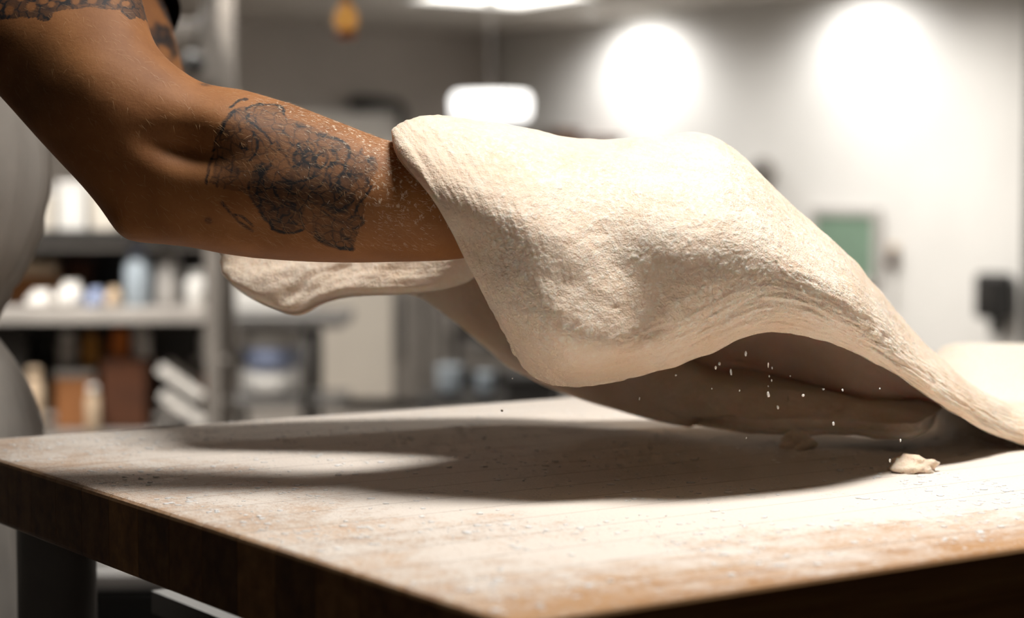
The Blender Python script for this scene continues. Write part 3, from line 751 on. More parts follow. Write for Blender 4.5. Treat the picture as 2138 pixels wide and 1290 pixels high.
CAM = np.array([0, 0, CZ])
Dn += (CAM - Dn) * (near_by / Dn[:, :, 1])[..., None]     # pull the face clear of the hand and forearm under it
NU, NV = 430, 330
tu = np.concatenate([np.linspace(0, 8, 350), np.linspace(8, NC - 1, NU - 350 + 1)[1:]])
tv = np.concatenate([np.linspace(0, 4.6, 220), np.linspace(4.6, NR - 1, NV - 220 + 1)[1:]])
A_ = nat_spline(Dn, tu)                                   # NU, NR, 3
S = nat_spline(A_.transpose(1, 0, 2), tv).transpose(1, 0, 2)   # NU, NV, 3
U, V = np.meshgrid(tu, tv, indexing='ij')

lobe = np.exp(-((S - np.array(P(612, 606, 1.486))) ** 2).sum(2) / 0.013 ** 2)
S[..., 2] -= 0.007 * lobe * (V > 5.2) * (V < 8)
tuck = sstep(NR - 2.0, NR - 1.05, V) * sstep(3.2, 3.8, U)
S[..., 2] = S[..., 2] * (1 - tuck) + (TOP + 0.009) * tuck        # the rear hem lies on the boards
def spot(px, py, d, sig): return np.exp(-((S - np.array(P(px, py, d))) ** 2).sum(2) / sig ** 2)
front_rows = V < 4.8
S[..., 2] += (-0.005 * spot(1276, 306, 1.372, 0.012) + 0.0025 * spot(1338, 294, 1.376, 0.012)) * front_rows      # notch and knuckle on the top line
for q_ in range(6):                                                                                # slanting ridge over the wrist and the hollow past it
    S[..., 1] -= 0.0020 * spot(1140 + 28 * q_, 480 + 26 * q_, 1.26, 0.018) * front_rows
S[..., 1] += 0.005 * spot(1360, 630, 1.262, 0.032) * front_rows
def grid_normals(S):
    n = np.cross(np.gradient(S, axis=0), np.gradient(S, axis=1))
    return n / (np.linalg.norm(n, axis=2, keepdims=True) + 1e-12)
N = grid_normals(S)
# smooth normals a little so that the thickness does not fold at tight bends
for _ in range(6):
    N[1:-1] = (N[:-2] + 2 * N[1:-1] + N[2:]) / 4; N[:, 1:-1] = (N[:, :-2] + 2 * N[:, 1:-1] + N[:, 2:]) / 4
N /= np.linalg.norm(N, axis=2, keepdims=True)
# distance to the four borders along the sheet
du = np.linalg.norm(np.diff(S, axis=0), axis=2); dv = np.linalg.norm(np.diff(S, axis=1), axis=2)
z1 = np.zeros((1, NV)); z2 = np.zeros((NU, 1))
lu = np.concatenate([z1, np.cumsum(du, axis=0)]); lv = np.concatenate([z2, np.cumsum(dv, axis=1)], axis=1)
bd = np.minimum(np.minimum(lu, lu[-1:] - lu), np.minimum(lv, lv[:, -1:] - lv))
TT = 0.0135
RB = 0.007
prof = np.sqrt(np.clip(1 - (1 - np.clip(bd / RB, 0, 1)) ** 2, 0, 1))
flat = S.reshape(-1, 3)
uu, vv = U.ravel(), V.ravel()
# relief: broad lumps, pulled folds along the loose edge, striations along the hem, clots of dry flour
lump = vnoise(flat * 38) * 0.0009 + vnoise(flat * 95 + 7) * 0.0005
seed3 = np.stack([lu.ravel() * 170, lv.ravel() * 16, np.zeros(len(uu))], 1)
fold = (vnoise(seed3) + 0.5 * vnoise(seed3 * np.array([2.2, 1.6, 1]) + 31)) * 0.0008 * (1 - sstep(0.02, 0.10, lu.ravel())) * (vv < 6.5)
seed4 = np.stack([lu.ravel() * 26, lv.ravel() * 230, np.ones(len(uu))], 1)
hem = (vnoise(seed4) + 0.5 * vnoise(seed4 * np.array([2.5, 1.9, 1]) + 5)) * 0.0011 * (1 - sstep(0.03, 0.075, lv.ravel()))
clot_zone = 0.35 + 0.65 * sstep(-0.9, 0.5, vnoise(flat * 20 + 3) + 0.4 * vnoise(flat * 60))
clot_zone = clot_zone * sstep(0.5, 1.2, vv) * (1 - sstep(3.2, 4.2, vv)) * sstep(0.4, 1.4, uu)
c1 = np.maximum(vnoise(flat * 250 + 11) - 0.12, 0); c2 = np.maximum(vnoise(flat * 520 + 19) - 0.10, 0)
clot = clot_zone * (c1 * 0.0007 + c2 * 0.0009)
pit = -np.maximum(vnoise(flat * 130 + 23) - 0.42, 0) * 0.0016 * (vv < 1.6)
seed5 = np.stack([lu.ravel() * 34 + lv.ravel() * 22, lv.ravel() * 9, np.full(len(uu), 4.0)], 1)
crease = (vnoise(seed5) + 0.6 * vnoise(seed5 * 2.1 + 8)) * 0.0055 * sstep(4.9, 5.6, vv) * (1 - sstep(8.6, 9.4, vv)) * (1 - sstep(1.8, 2.8, uu))
disp = (lump + fold + hem + clot + pit + crease).reshape(NU, NV) * np.clip(bd / 0.004, 0, 1) ** 0.5
outer = S + N * ((prof - 1) * TT / 2 + disp)[..., None]
inner = S - N * ((prof + 1) * TT / 2 - (vnoise(flat * 40 + 2) * 0.0012 + crease).reshape(NU, NV) * np.clip(bd / 0.004, 0, 1))[..., None]
outer[..., 2] = np.maximum(outer[..., 2], TOP + 0.002); inner[..., 2] = np.maximum(inner[..., 2], TOP + 0.0008)
idx = np.arange(NU * NV).reshape(NU, NV)
q4 = lambda a: np.stack([a[:-1, :-1], a[1:, :-1], a[1:, 1:], a[:-1, 1:]], -1).reshape(-1, 4)
f_out = q4(idx)
f_in = q4(idx + NU * NV)[:, ::-1]
rim = np.concatenate([idx[:, 0], idx[-1, 1:], idx[-2::-1, -1], idx[0, -2:0:-1]])
rim2 = np.roll(rim, -1)
f_rim = np.stack([rim + NU * NV, rim2 + NU * NV, rim2, rim], -1)
me = np_mesh('lifted_dough', np.concatenate([outer.reshape(-1, 3), inner.reshape(-1, 3)]), np.concatenate([f_out, f_in, f_rim]))
fl = np.clip(clot / 0.0004, 0, 1) + 0.35 * clot_zone * 0.5 + 0.25 * sstep(3.2, 4.4, vv) + 0.8 * sstep(7.8, 9.0, uu) * sstep(5.0, 6.5, vv)
at = me.attributes.new('flour', 'FLOAT', 'POINT')
at.data.foreach_set('value', np.concatenate([fl, np.zeros(len(fl))]).astype(np.float32))
dough = link('bread_dough', me, M['dough'], None, True)
tag(dough, 'big pale sheet of bread dough lifted off the table over both arms', 'dough')

# scraps of dough on the table
def scrap(px, py, w, h, label):
    c = ground(px, py); k = c.y / F
    bm = bmesh.new(); bmesh.ops.create_icosphere(bm, subdivisions=4, radius=1)
    pts = np.array([v.co[:] for v in bm.verts]); nz = vnoise(pts * 1.6 + px) * 0.35 + vnoise(pts * 4 + py) * 0.12
    for v, d_ in zip(bm.verts, nz):
        v.co *= 1 + d_
        v.co = Vector((v.co.x * w * k / 2, v.co.y * w * k * 0.42, max(v.co.z, -0.25) * h * k * 0.85 + h * k * 0.21))
    o = bm_obj('dough_scrap', bm, M['dough'], None, True); o.location = c
    return tag(o, label, 'dough scrap', 'dough scraps on the table')
scrap(1905, 984, 96, 32, 'pale torn scrap of dough lying in front of the dough')
scrap(1665, 936, 70, 34, 'small scrap of dough in the shade under the sheet')

# ------------------------------------------------------------------ the person
AO = O
person = thing('person', 'person in a pale grey apron lifting dough on bare tattooed forearms', 'person', (-0.60, 1.74, 0), 0)
PM = Matrix.Translation(person.location).inverted()
bm = bmesh.new()
# near arm: pairs of upper and lower outline points, depth and half thickness in depth
pairs = [
 ((190, -420), (-330, -230), 1.50, 0.062), ((245, -250), (-290, -80), 1.45, 0.062), ((283, -110), (-200, 0), 1.41, 0.058), ((292, -20), (-95, 100), 1.38, 0.054), ((302, 25), (5, 205), 1.365, 0.052), ((318, 80), (65, 272), 1.352, 0.050),
 ((349, 122), (132, 345), 1.345, 0.048), ((388, 152), (186, 404), 1.342, 0.046), ((424, 172), (226, 458), 1.340, 0.044), ((452, 179), (256, 496), 1.340, 0.043), ((484, 183), (306, 509), 1.340, 0.043),
 ((522, 190), (384, 515), 1.340, 0.045), ((562, 202), (470, 531), 1.340, 0.047), ((612, 217), (562, 542), 1.340, 0.047), ((680, 243), (662, 548), 1.338, 0.045), ((752, 271), (762, 549), 1.336, 0.042), ((815, 294), (852, 547), 1.335, 0.038),
 ((880, 306), (940, 544), 1.335, 0.034), ((960, 312), (1020, 526), 1.335, 0.030), ((1050, 328), (1090, 490), 1.335, 0.028), ((1130, 350), (1150, 462), 1.345, 0.034), ((1210, 358), (1225, 446), 1.352, 0.038), ((1275, 362), (1285, 434), 1.356, 0.036), ((1300, 372), (1306, 424), 1.358, 0.030)]
def pair_secs(ps):
    out = []
    for u, l, d_, hd in ps:
        a, b = P(*u, d_), P(*l, d_)
        out.append(((a + b) / 2, (a - b) / 2, Vector((0, hd, 0))))
    return out
near = spline_secs(pair_secs(pairs), 6)
loft(bm, near, 56)
def finger(base, mid_, tip, r):
    pts = nat_spline(np.array([list(base), list((base * 0.4 + mid_ * 0.6)), list(mid_), list(mid_ * 0.5 + tip * 0.5), list(tip)]), np.linspace(0, 4, 17))
    rad = [r * (1.0 + 0.06 * math.sin(i / 16 * math.pi * 3)) * (1 - 0.25 * i / 16) for i in range(17)]
    rad[-1] *= 0.55
    tube(bm, [Vector(p) for p in pts], rad, 14)
for j, (dz, L) in enumerate(((-0.030, 205), (-0.010, 228), (0.010, 216), (0.029, 176))):
    finger(P(1265, 398, 1.356 + dz), P(1265 + L * 0.55, 388 + abs(j - 1) * 4, 1.366 + dz * 1.1), P(1265 + L, 400 + j * 5, 1.372 + dz * 1.1), 0.0085)
finger(P(1150, 430, 1.335), P(1215, 458, 1.330), P(1285, 456, 1.336), 0.0095)
# far arm
def arm_secs(pts):
    out = []
    for i, (p, ra, rb) in enumerate(pts):
        t_ = (pts[min(i + 1, len(pts) - 1)][0] - pts[max(i - 1, 0)][0]).normalized()
        a = t_.cross(Vector((0, 1, 0))).normalized(); b = t_.cross(a).normalized()
        out.append((p, a * ra, b * rb))
    return out
fw = P(860, 505, 1.53)
loft(bm, spline_secs(arm_secs([(Vector((-0.52, 1.90, 1.40)), 0.06, 0.06), (Vector((-0.435, 1.88, 1.345)), 0.058, 0.055), (Vector((-0.375, 1.83, 1.27)), 0.052, 0.05), (Vector((-0.342, 1.78, 1.20)), 0.047, 0.046), (Vector((-0.305, 1.73, 1.135)), 0.044, 0.042),
     (P(470, 405, 1.635), 0.043, 0.041), (P(610, 445, 1.585), 0.039, 0.039), (P(740, 490, 1.555), 0.031, 0.032), (fw, 0.023, 0.028), (P(950, 512, 1.525), 0.016, 0.038), (P(1040, 520, 1.525), 0.015, 0.041), (P(1085, 524, 1.525), 0.012, 0.036)]), 5), 40)
for j, (dz, L) in enumerate(((-0.028, 150), (-0.009, 170), (0.010, 160), (0.028, 130))):
    finger(P(1060, 522, 1.525 + dz), P(1060 + L * 0.55, 530, 1.53 + dz * 1.1), P(1060 + L, 545, 1.535 + dz * 1.1), 0.008)
finger(P(960, 520, 1.502), P(1010, 536, 1.492), P(1070, 540, 1.492), 0.009)
# trunk, neck, head, legs
TC = Vector((-0.62, 1.75, 0))
def el(x, y, z, rx, ry): return (Vector((x, y, z)), Vector((rx, 0, 0)), Vector((0, ry, 0)))
loft(bm, spline_secs([el(-0.63, 1.76, 0.80, 0.10, 0.15), el(-0.63, 1.76, 0.90, 0.115, 0.165), el(-0.625, 1.755, 1.00, 0.105, 0.145), el(-0.605, 1.75, 1.12, 0.11, 0.15), el(-0.585, 1.74, 1.25, 0.115, 0.165), el(-0.565, 1.735, 1.36, 0.10, 0.175), el(-0.55, 1.73, 1.42, 0.075, 0.13), el(-0.535, 1.725, 1.46, 0.056, 0.062), el(-0.515, 1.72, 1.52, 0.054, 0.055), el(-0.50, 1.715, 1.56, 0.058, 0.056)], 4), 40)
loft(bm, spline_secs([el(-0.48, 1.715, 1.535, 0.035, 0.035), el(-0.475, 1.715, 1.56, 0.07, 0.055), el(-0.48, 1.715, 1.61, 0.092, 0.068), el(-0.485, 1.715, 1.67, 0.098, 0.076), el(-0.49, 1.715, 1.72, 0.094, 0.076), el(-0.495, 1.715, 1.76, 0.07, 0.058), el(-0.497, 1.715, 1.777, 0.03, 0.025)], 4), 36)
loft(bm, [el(-0.395, 1.715, 1.67, 0.006, 0.007), el(-0.386, 1.715, 1.645, 0.014, 0.012), el(-0.378, 1.715, 1.628, 0.018, 0.016), el(-0.392, 1.715, 1.618, 0.012, 0.014)], 14)
loft(bm, [el(-0.396, 1.715, 1.598, 0.012, 0.022), el(-0.39, 1.715, 1.592, 0.014, 0.024), el(-0.396, 1.715, 1.584, 0.012, 0.02)], 14)
for s in (-1, 1):
    loft(bm, [el(-0.495, 1.715 + s * 0.078, 1.615, 0.010, 0.008), el(-0.50, 1.715 + s * 0.084, 1.64, 0.018, 0.010), el(-0.502, 1.715 + s * 0.086, 1.67, 0.016, 0.010)], 12)
    loft(bm, spline_secs([el(-0.63, 1.76 + s * 0.085, 0.88, 0.10, 0.085), el(-0.625, 1.76 + s * 0.09, 0.70, 0.085, 0.08), el(-0.615, 1.76 + s * 0.095, 0.50, 0.06, 0.058), el(-0.62, 1.76 + s * 0.10, 0.36, 0.058, 0.055), el(-0.63, 1.76 + s * 0.10, 0.20, 0.042, 0.04), el(-0.635, 1.76 + s * 0.10, 0.08, 0.038, 0.036)], 4), 28)
    loft(bm, spline_secs([(Vector((-0.70, 1.76 + s * 0.10, 0.05)), Vector((0, 0.03, 0)), Vector((0, 0, 0.03))), (Vector((-0.63, 1.76 + s * 0.10, 0.055)), Vector((0, 0.042, 0)), Vector((0, 0, 0.042))), (Vector((-0.52, 1.76 + s * 0.105, 0.035)), Vector((0, 0.046, 0)), Vector((0, 0, 0.024))), (Vector((-0.44, 1.76 + s * 0.108, 0.025)), Vector((0, 0.032, 0)), Vector((0, 0, 0.014)))], 3), 20)
bmesh.ops.recalc_face_normals(bm, faces=bm.faces)
tmp_me = bpy.data.meshes.new('body_union'); bm.to_mesh(tmp_me); bm.free()
tmp = bpy.data.objects.new('body_union', tmp_me); COL.objects.link(tmp)
md = tmp.modifiers.new('Remesh', 'REMESH'); md.mode = 'VOXEL'; md.voxel_size = 0.0042
md = tmp.modifiers.new('Smooth', 'SMOOTH'); md.factor = 0.5; md.iterations = 7
dg = bpy.context.evaluated_depsgraph_get()
body_me = bpy.data.meshes.new_from_object(tmp.evaluated_get(dg)); body_me.name = 'body'
bpy.data.objects.remove(tmp); bpy.data.meshes.remove(tmp_me)
# finer mesh where the near arm is seen, so that muscles and ink have room
bm = bmesh.new(); bm.from_mesh(body_me)
ARMY = (1.25, 1.42)
def px_of(p):      # photo-plane coordinates of a point on the near arm (its plane faces the camera)
    d_ = p[..., 1]; X = p[..., 0] / 1.34; Z = (p[..., 2] - CZ) / 1.34
    return X, Z
def seen(v): return ARMY[0] < v.co.y < 1.40 and -0.37 < v.co.x < -0.02 and v.co.z > 1.03
fs = [f for f in bm.faces if all(seen(v) for v in f.verts) and f.normal.y < 0.35]
es = list({e for f in fs for e in f.edges})
bmesh.ops.subdivide_edges(bm, edges=es, cuts=3, use_grid_fill=True)
bm.verts.ensure_lookup_table()
sel = [v for v in bm.verts if seen(v)]
for _ in range(4): bmesh.ops.smooth_vert(bm, verts=sel, factor=0.5, use_axis_x=True, use_axis_y=True, use_axis_z=True)
bm.to_mesh(body_me); bm.free()
nv = len(body_me.vertices)
co = np.empty(nv * 3, dtype=np.float32); body_me.vertices.foreach_get('co', co); co = co.reshape(-1, 3).astype(float)
no = np.empty(nv * 3, dtype=np.float32); body_me.vertex_normals.foreach_get('vector', no); no = no.reshape(-1, 3).astype(float)
# arm-plane coordinates in photo pixels: the arm lies in the plane y = 1.34, marks are set out on that plane
ap = np.array([list(P(0, 0, 1.34)), list(P(1000, 0, 1.34)), list(P(0, 1000, 1.34))])
ax = (co[:, 0] - ap[0, 0]) / (ap[1, 0] - ap[0, 0]) * 1000
ay = (co[:, 2] - ap[0, 2]) / (ap[2, 2] - ap[0, 2]) * 1000
arm = (co[:, 1] < 1.43) & (co[:, 1] > 1.25) & (co[:, 0] > -0.40) & (co[:, 0] < 0.15) & (co[:, 2] > 1.03)
front = arm * sstep(-0.1, 0.25, -no[:, 1])
def blob(cx, cy, ang, lx, ly):
    a = math.radians(ang); dx, dy = ax - cx, ay - cy
    p_ = dx * math.cos(a) + dy * math.sin(a); q_ = -dx * math.sin(a) + dy * math.cos(a)
    return np.exp(-(p_ / lx) ** 2 - (q_ / ly) ** 2)
# muscles: hollow between upper arm and forearm, the bulge of the forearm above it, ridge down to the elbow
shape = -0.0085 * blob(405, 312, 14, 85, 34) + 0.005 * blob(470, 250, 18, 110, 40) + 0.0008 * blob(390, 410, 30, 90, 44) - 0.004 * blob(300, 430, 50, 60, 40) + 0.004 * blob(640, 400, 4, 150, 60) - 0.002 * blob(560, 470, 6, 120, 22) + 0.003 * blob(200, 150, 55, 110, 60)
co += (no * (shape * front)[:, None])
body_me.vertices.foreach_set('co', co.astype(np.float32).ravel())

# --- ink
ink = np.zeros(nv)
C2 = lambda pts: [(400 + x / 2.529, 150 + y / 2.529) for x, y in pts]
C3 = lambda pts: [(440 + x / 3.583, 180 + y / 3.583) for x, y in pts]
wx = ax + 2.2 * vnoise(co * 190) ; wy = ay + 2.2 * vnoise(co * 190 + 50)
def stroke(pts, w, val=0.9):
    pts = np.array(pts); pts = nat_spline(pts, np.linspace(0, len(pts) - 1, (len(pts) - 1) * 4 + 1)) if len(pts) > 2 else pts
    d = np.full(nv, 1e9)
    lo_, hi_ = pts.min(0) - 30, pts.max(0) + 30
    m = np.where(arm & (ax > lo_[0]) & (ax < hi_[0]) & (ay > lo_[1]) & (ay < hi_[1]))[0]
    if not len(m): return
    for a, b in zip(pts[:-1], pts[1:]):
        ab = b - a; L2 = max(ab @ ab, 1e-9)
        s = np.clip(((wx[m] - a[0]) * ab[0] + (wy[m] - a[1]) * ab[1]) / L2, 0, 1)
        d[m] = np.minimum(d[m], np.hypot(wx[m] - a[0] - s * ab[0], wy[m] - a[1] - s * ab[1]))
    np.maximum(ink, min(1.0, val * 1.25) * (1 - sstep(w * 0.55, w * 1.3 + 1.2, d)), out=ink)
def patch(cx, cy, rx, ry=None, ang=0, val=0.8, soft=0.5):
    ry = ry or rx; a = math.radians(ang); dx, dy = wx - cx, wy - cy
    p_ = (dx * math.cos(a) + dy * math.sin(a)) / rx; q_ = (-dx * math.sin(a) + dy * math.cos(a)) / ry
    r_ = np.hypot(p_, q_) + 0.22 * vnoise(co * 150 + cx)
    np.maximum(ink, arm * val * (1 - sstep(1 - soft, 1 + soft * 0.4, r_)), out=ink)
def poly(pts, val):
    pts = np.array(pts); ins = np.zeros(nv, bool); j = len(pts) - 1
    jx = ax + 5 * vnoise(co * 120 + 9); jy = ay + 5 * vnoise(co * 120 + 77)
    for i in range(len(pts)):
        c_ = ((pts[i, 1] > jy) != (pts[j, 1] > jy)) & (jx < (pts[j, 0] - pts[i, 0]) * (jy - pts[i, 1]) / (pts[j, 1] - pts[i, 1] + 1e-12) + pts[i, 0])
        ins ^= c_; j = i
    np.maximum(ink, arm * ins * val, out=ink)
# grey wash
poly(C3([(150, 300), (230, 200), (330, 150), (520, 140), (600, 250), (760, 290), (1000, 400), (1080, 480), (1260, 540), (1270, 620), (1200, 760), (1170, 960), (1110, 1090), (1080, 1200), (820, 1140), (740, 1050), (640, 1080), (490, 1050), (420, 940), (340, 800), (180, 760), (60, 700), (60, 480)]), 0.42)
# heavy dark areas
poly(C3([(380, 600), (440, 570), (500, 590), (470, 660), (560, 700), (640, 640), (690, 560), (700, 450), (760, 460), (820, 580), (900, 640), (1000, 660), (1110, 600), (1140, 690), (1060, 780), (1110, 880), (1050, 940), (930, 920), (830, 860), (760, 880), (700, 1000), (650, 1070), (500, 1040), (480, 980), (400, 860), (350, 790)]), 0.74)
poly(C3([(560, 700), (700, 690), (800, 640), (820, 740), (740, 800), (640, 850), (560, 800)]), 0.85)
poly(C3([(860, 860), (1000, 880), (1110, 780), (1120, 850), (1050, 940), (930, 930)]), 0.88)
poly(C3([(820, 900), (1000, 960), (1170, 960), (1130, 1080), (1060, 1200), (940, 1170), (810, 1120)]), 0.50)
for pts, w, v_ in [
  ([(295, 110), (250, 120), (215, 160), (185, 190)], 2.2, .8), ([(225, 215), (195, 260), (165, 310), (140, 360)], 3.5, .8), ([(140, 360), (100, 400), (85, 440), (70, 480)], 2.2, .7), ([(70, 500), (50, 560), (40, 640), (35, 720)], 2.4, .6),
  ([(325, 180), (300, 190), (300, 220), (325, 235), (318, 265)], 2.2, .8), ([(330, 170), (380, 145), (450, 142), (520, 145), (560, 170), (575, 220)], 2.0, .75), ([(390, 215), (375, 250), (385, 290)], 1.8, .6),
  ([(330, 280), (380, 320), (440, 360), (480, 400), (500, 440)], 2.2, .8), ([(265, 290), (270, 340), (290, 370)], 2, .6), ([(280, 430), (300, 460), (340, 475)], 2.2, .8), ([(370, 360), (390, 400), (405, 450), (390, 510), (350, 550)], 2.6, .85),
  ([(500, 330), (560, 340), (610, 370), (640, 420), (680, 470)], 2.0, .65), ([(540, 420), (560, 480), (620, 520), (680, 540)], 2.0, .6), ([(700, 440), (690, 490), (670, 540), (690, 580)], 4, .85),
  ([(840, 360), (900, 380), (980, 400), (1040, 440), (1070, 500), (1045, 560), (1035, 640)], 2.6, .85), ([(760, 420), (800, 440), (820, 480), (800, 520)], 2, .7), ([(830, 400), (850, 450), (900, 480), (880, 530)], 2, .7),
  ([(740, 500), (790, 490), (810, 540), (770, 580), (735, 550), (740, 500)], 2.4, .8), ([(830, 520), (890, 500), (910, 550), (880, 600), (830, 580), (830, 520)], 2.4, .8), ([(910, 480), (970, 490), (980, 550), (930, 570)], 2, .75), ([(920, 600), (980, 580), (1030, 600), (1010, 660), (950, 680), (910, 640), (920, 600)], 2.2, .8),
  ([(500, 590), (450, 640), (420, 720), (400, 790)], 3, .9), ([(350, 700), (345, 780), (380, 830), (420, 900), (450, 960), (490, 1020), (500, 1050)], 3, .85), ([(490, 1050), (580, 1080), (680, 1070), (730, 1040), (720, 970), (680, 900)], 2.4, .8), ([(540, 740), (550, 800), (600, 840), (620, 880)], 3.2, .9),
  ([(690, 710), (730, 700), (790, 690), (820, 650)], 3, .85), ([(540, 720), (600, 705), (680, 720), (720, 745)], 3, .85), ([(880, 910), (960, 970), (1030, 1000), (1060, 1020)], 2.4, .75), ([(1230, 740), (1200, 800), (1150, 850), (1110, 930)], 2.6, .8), ([(1060, 970), (1120, 950), (1165, 980), (1150, 1020), (1100, 1040)], 2.6, .75),
  ([(810, 1100), (880, 1150), (960, 1180), (1080, 1200)], 4, .75), ([(1020, 1040), (1010, 1090), (1060, 1130), (1080, 1190)], 4, .7), ([(140, 850), (190, 920), (250, 990), (300, 1040), (350, 1075)], 2.6, .6), ([(230, 940), (290, 960), (330, 1010), (350, 1040)], 2.4, .6), ([(150, 480), (140, 530), (170, 560)], 2, .5), ([(230, 520), (220, 600), (210, 680), (230, 740)], 2.4, .5), ([(110, 560), (90, 640), (110, 740)], 2.4, .45)]:
    stroke(C3(pts), w, v_)
for (x, y), r1, r2, v_ in [((700, 300), 16, 8, .8), ((160, 310), 5, 11, .75), ((315, 300), 6, 6, .75), ((720, 470), 8, 10, .8), ((760, 600), 14, 10, .9), ((880, 500), 9, 9, .7), ((1220, 560), 12, 13, .85), ((1140, 640), 12, 15, .75), ((1200, 700), 9, 14, .7), ((1090, 810), 9, 9, .9), ((870, 360), 9, 4, .7), ((420, 680), 9, 14, .8), ((30, 990), 9, 8, .55), ((600, 640), 6, 5, .6), ((1150, 480), 6, 8, .5)]:
    (x, y), = C3([(x, y)]); patch(x, y, r1, r2, 20, v_, 0.6)
# band round the upper arm: lace of rings in a dark ground, scalloped lower border
CB = lambda pts: [(x / 4.648, y / 4.648) for x, y in pts]
poly(CB([(-1600, -900), (-1600, 150), (-400, 230), (0, 215), (200, 205), (400, 190), (420, 215), (480, 235), (540, 220), (560, 150), (760, 110), (950, 95), (1160, 95), (1230, 170), (1270, 200), (1310, 190), (1310, 150), (1390, 190), (1400, 190), (1330, -40), (1300, -900)]), 0.80)
hole = np.zeros(nv)
for x, y, r_ in [(345, 80, 52), (125, 115, 52), (10, 80, 40), (460, 20, 46), (640, 0, 40), (760, 25, 42), (910, 10, 46), (1110, 10, 44), (1200, 25, 34), (540, 60, 36), (230, -20, 50), (80, -40, 55), (340, -80, 55), (560, -90, 50), (760, -90, 50), (960, -90, 50), (1160, -100, 50), (-120, 60, 50), (-220, 130, 50)]:
    hole = np.maximum(hole, 1 - sstep(0.75, 1.1, np.hypot(ax - x / 4.648, ay - y / 4.648) / (r_ / 4.648)))
hole = np.maximum(hole, 0.55 * (1 - sstep(3, 7, np.abs((ay - 4) - (20 - 0.035 * ax)) * 1.0)) * (ax > 150) * (ax < 245) * 0.8)
ink = np.where((ay < 60) & (ax < 320), ink * (1 - 0.78 * hole), ink)
# far arm: loose tattoo blotches, with extra ink standing in for shade on it
far = (co[:, 1] > 1.5) & (co[:, 0] > -0.45) & (co[:, 2] > 1.03)
ink = np.maximum(ink, far * sstep(-0.15, 0.15, vnoise(co * 34 + 4) + 0.3 * vnoise(co * 90)) * 0.92)
ink = np.where(arm, np.maximum(ink, 0.7 * blob(432, 178, 10, 10, 4)), ink)
dust = arm * (sstep(690, 850, ax + 0.15 * (ay - 380)) * (1 - 0.55 * sstep(400, 520, ay)) + 0.55 * blob(700, 350, 20, 110, 70) + 0.9 * sstep(0.45, 0.9, no[:, 2]) * sstep(420, 600, ax))
for nm_, arr in (('ink', ink), ('dust', np.clip(dust, 0, 1))):
    a_ = body_me.attributes.new(nm_, 'FLOAT', 'POINT'); a_.data.foreach_set('value', arr.astype(np.float32))
body_me.materials.clear(); body_me.materials.append(M['skin'])
body = link('body', body_me, M['skin'], person, True); body.matrix_parent_inverse = PM
# --- fine hair on the near arm
cand = np.where(arm & (no[:, 1] < 0.25) & (ax > 20) & (ax < 905) & (ay > -20) & (no[:, 2] > -0.75))[0]
def fuzz(name, n, mat, weight, lmin, lmax, w):
    p_ = weight[cand]; p_ = p_ / p_.sum()
    ii = rng.choice(cand, n, p=p_)
    vs, fs_ = [], []
    for i in ii:
        nrm = no[i]; base = co[i] + rng.normal(0, 0.0006, 3) * 0.5 - nrm * 0.0003
        if ax[i] < 430: tdir = np.array([0.75, 0, -0.66])
        else: tdir = np.array([0.93, 0, -0.36])
        tdir = tdir + rng.normal(0, 0.38, 3); tdir -= nrm * (tdir @ nrm); tdir /= np.linalg.norm(tdir) + 1e-9
        L_ = rng.uniform(lmin, lmax); side = np.cross(tdir, nrm); side /= np.linalg.norm(side) + 1e-9
        m_ = base + tdir * L_ * 0.55 + nrm * L_ * 0.20; e_ = base + tdir * L_ + nrm * L_ * rng.uniform(0.12, 0.34)
        b0 = len(vs)
        vs += [base - side * w, base + side * w, m_ + side * w * 0.8, m_ - side * w * 0.8, e_ + side * w * .3, e_ - side * w * .3]
        fs_ += [(b0, b0 + 1, b0 + 2, b0 + 3), (b0 + 3, b0 + 2, b0 + 4, b0 + 5)]
    o = link(name, np_mesh(name, np.array(vs), np.array(fs_)), mat, person); o.matrix_parent_inverse = PM
    o['kind'] = 'stuff'; return o
fuzz('arm_hair', 2400, M['fuzz'], 0.35 + sstep(380, 560, ax) * 1.0, 0.003, 0.008, 0.00005)['label'] = 'fair hair on the near arm'
fuzz('floured_arm_hair', 1500, M['floury_fuzz'], 0.0001 + dust ** 1.5, 0.001, 0.004, 0.00010)['label'] = 'hair white with flour near the wrist'

# --- clothes
def folds(bm, amp, freq, seed):
    pts = np.array([v.co[:] for v in bm.verts])
    s3 = np.stack([np.arctan2(pts[:, 1] - 1.75, pts[:, 0] + 0.6) * freq, pts[:, 2] * 3.2, np.full(len(pts), seed)], 1)
    d_ = vnoise(s3) * amp + vnoise(s3 * np.array([2.1, 2.4, 1]) + 3) * amp * 0.45
    bm.normal_update()
    for v, k_ in zip(bm.verts, d_): v.co += v.normal * k_
bm = bmesh.new()
loft(bm, spline_secs([el(-0.64, 1.77, 0.86, 0.14, 0.19), el(-0.635, 1.765, 0.98, 0.125, 0.168), el(-0.615, 1.755, 1.12, 0.13, 0.172), el(-0.595, 1.745, 1.25, 0.132, 0.185), el(-0.575, 1.735, 1.36, 0.118, 0.195), el(-0.555, 1.73, 1.425, 0.092, 0.15), el(-0.545, 1.727, 1.452, 0.066, 0.075)], 5), 48, False)
loft(bm, spline_secs(arm_secs([(Vector((-0.52, 1.90, 1.40)), 0.074, 0.074), (Vector((-0.435, 1.88, 1.345)), 0.072, 0.068), (Vector((-0.385, 1.84, 1.285)), 0.067, 0.064), (Vector((-0.364, 1.817, 1.25)), 0.064, 0.062)]), 4), 32, False)
loft(bm, spline_secs([(c_, a_ * 1.14, b_ * 1.16) for c_, a_, b_ in pair_secs(pairs[:3])], 4), 32, False)
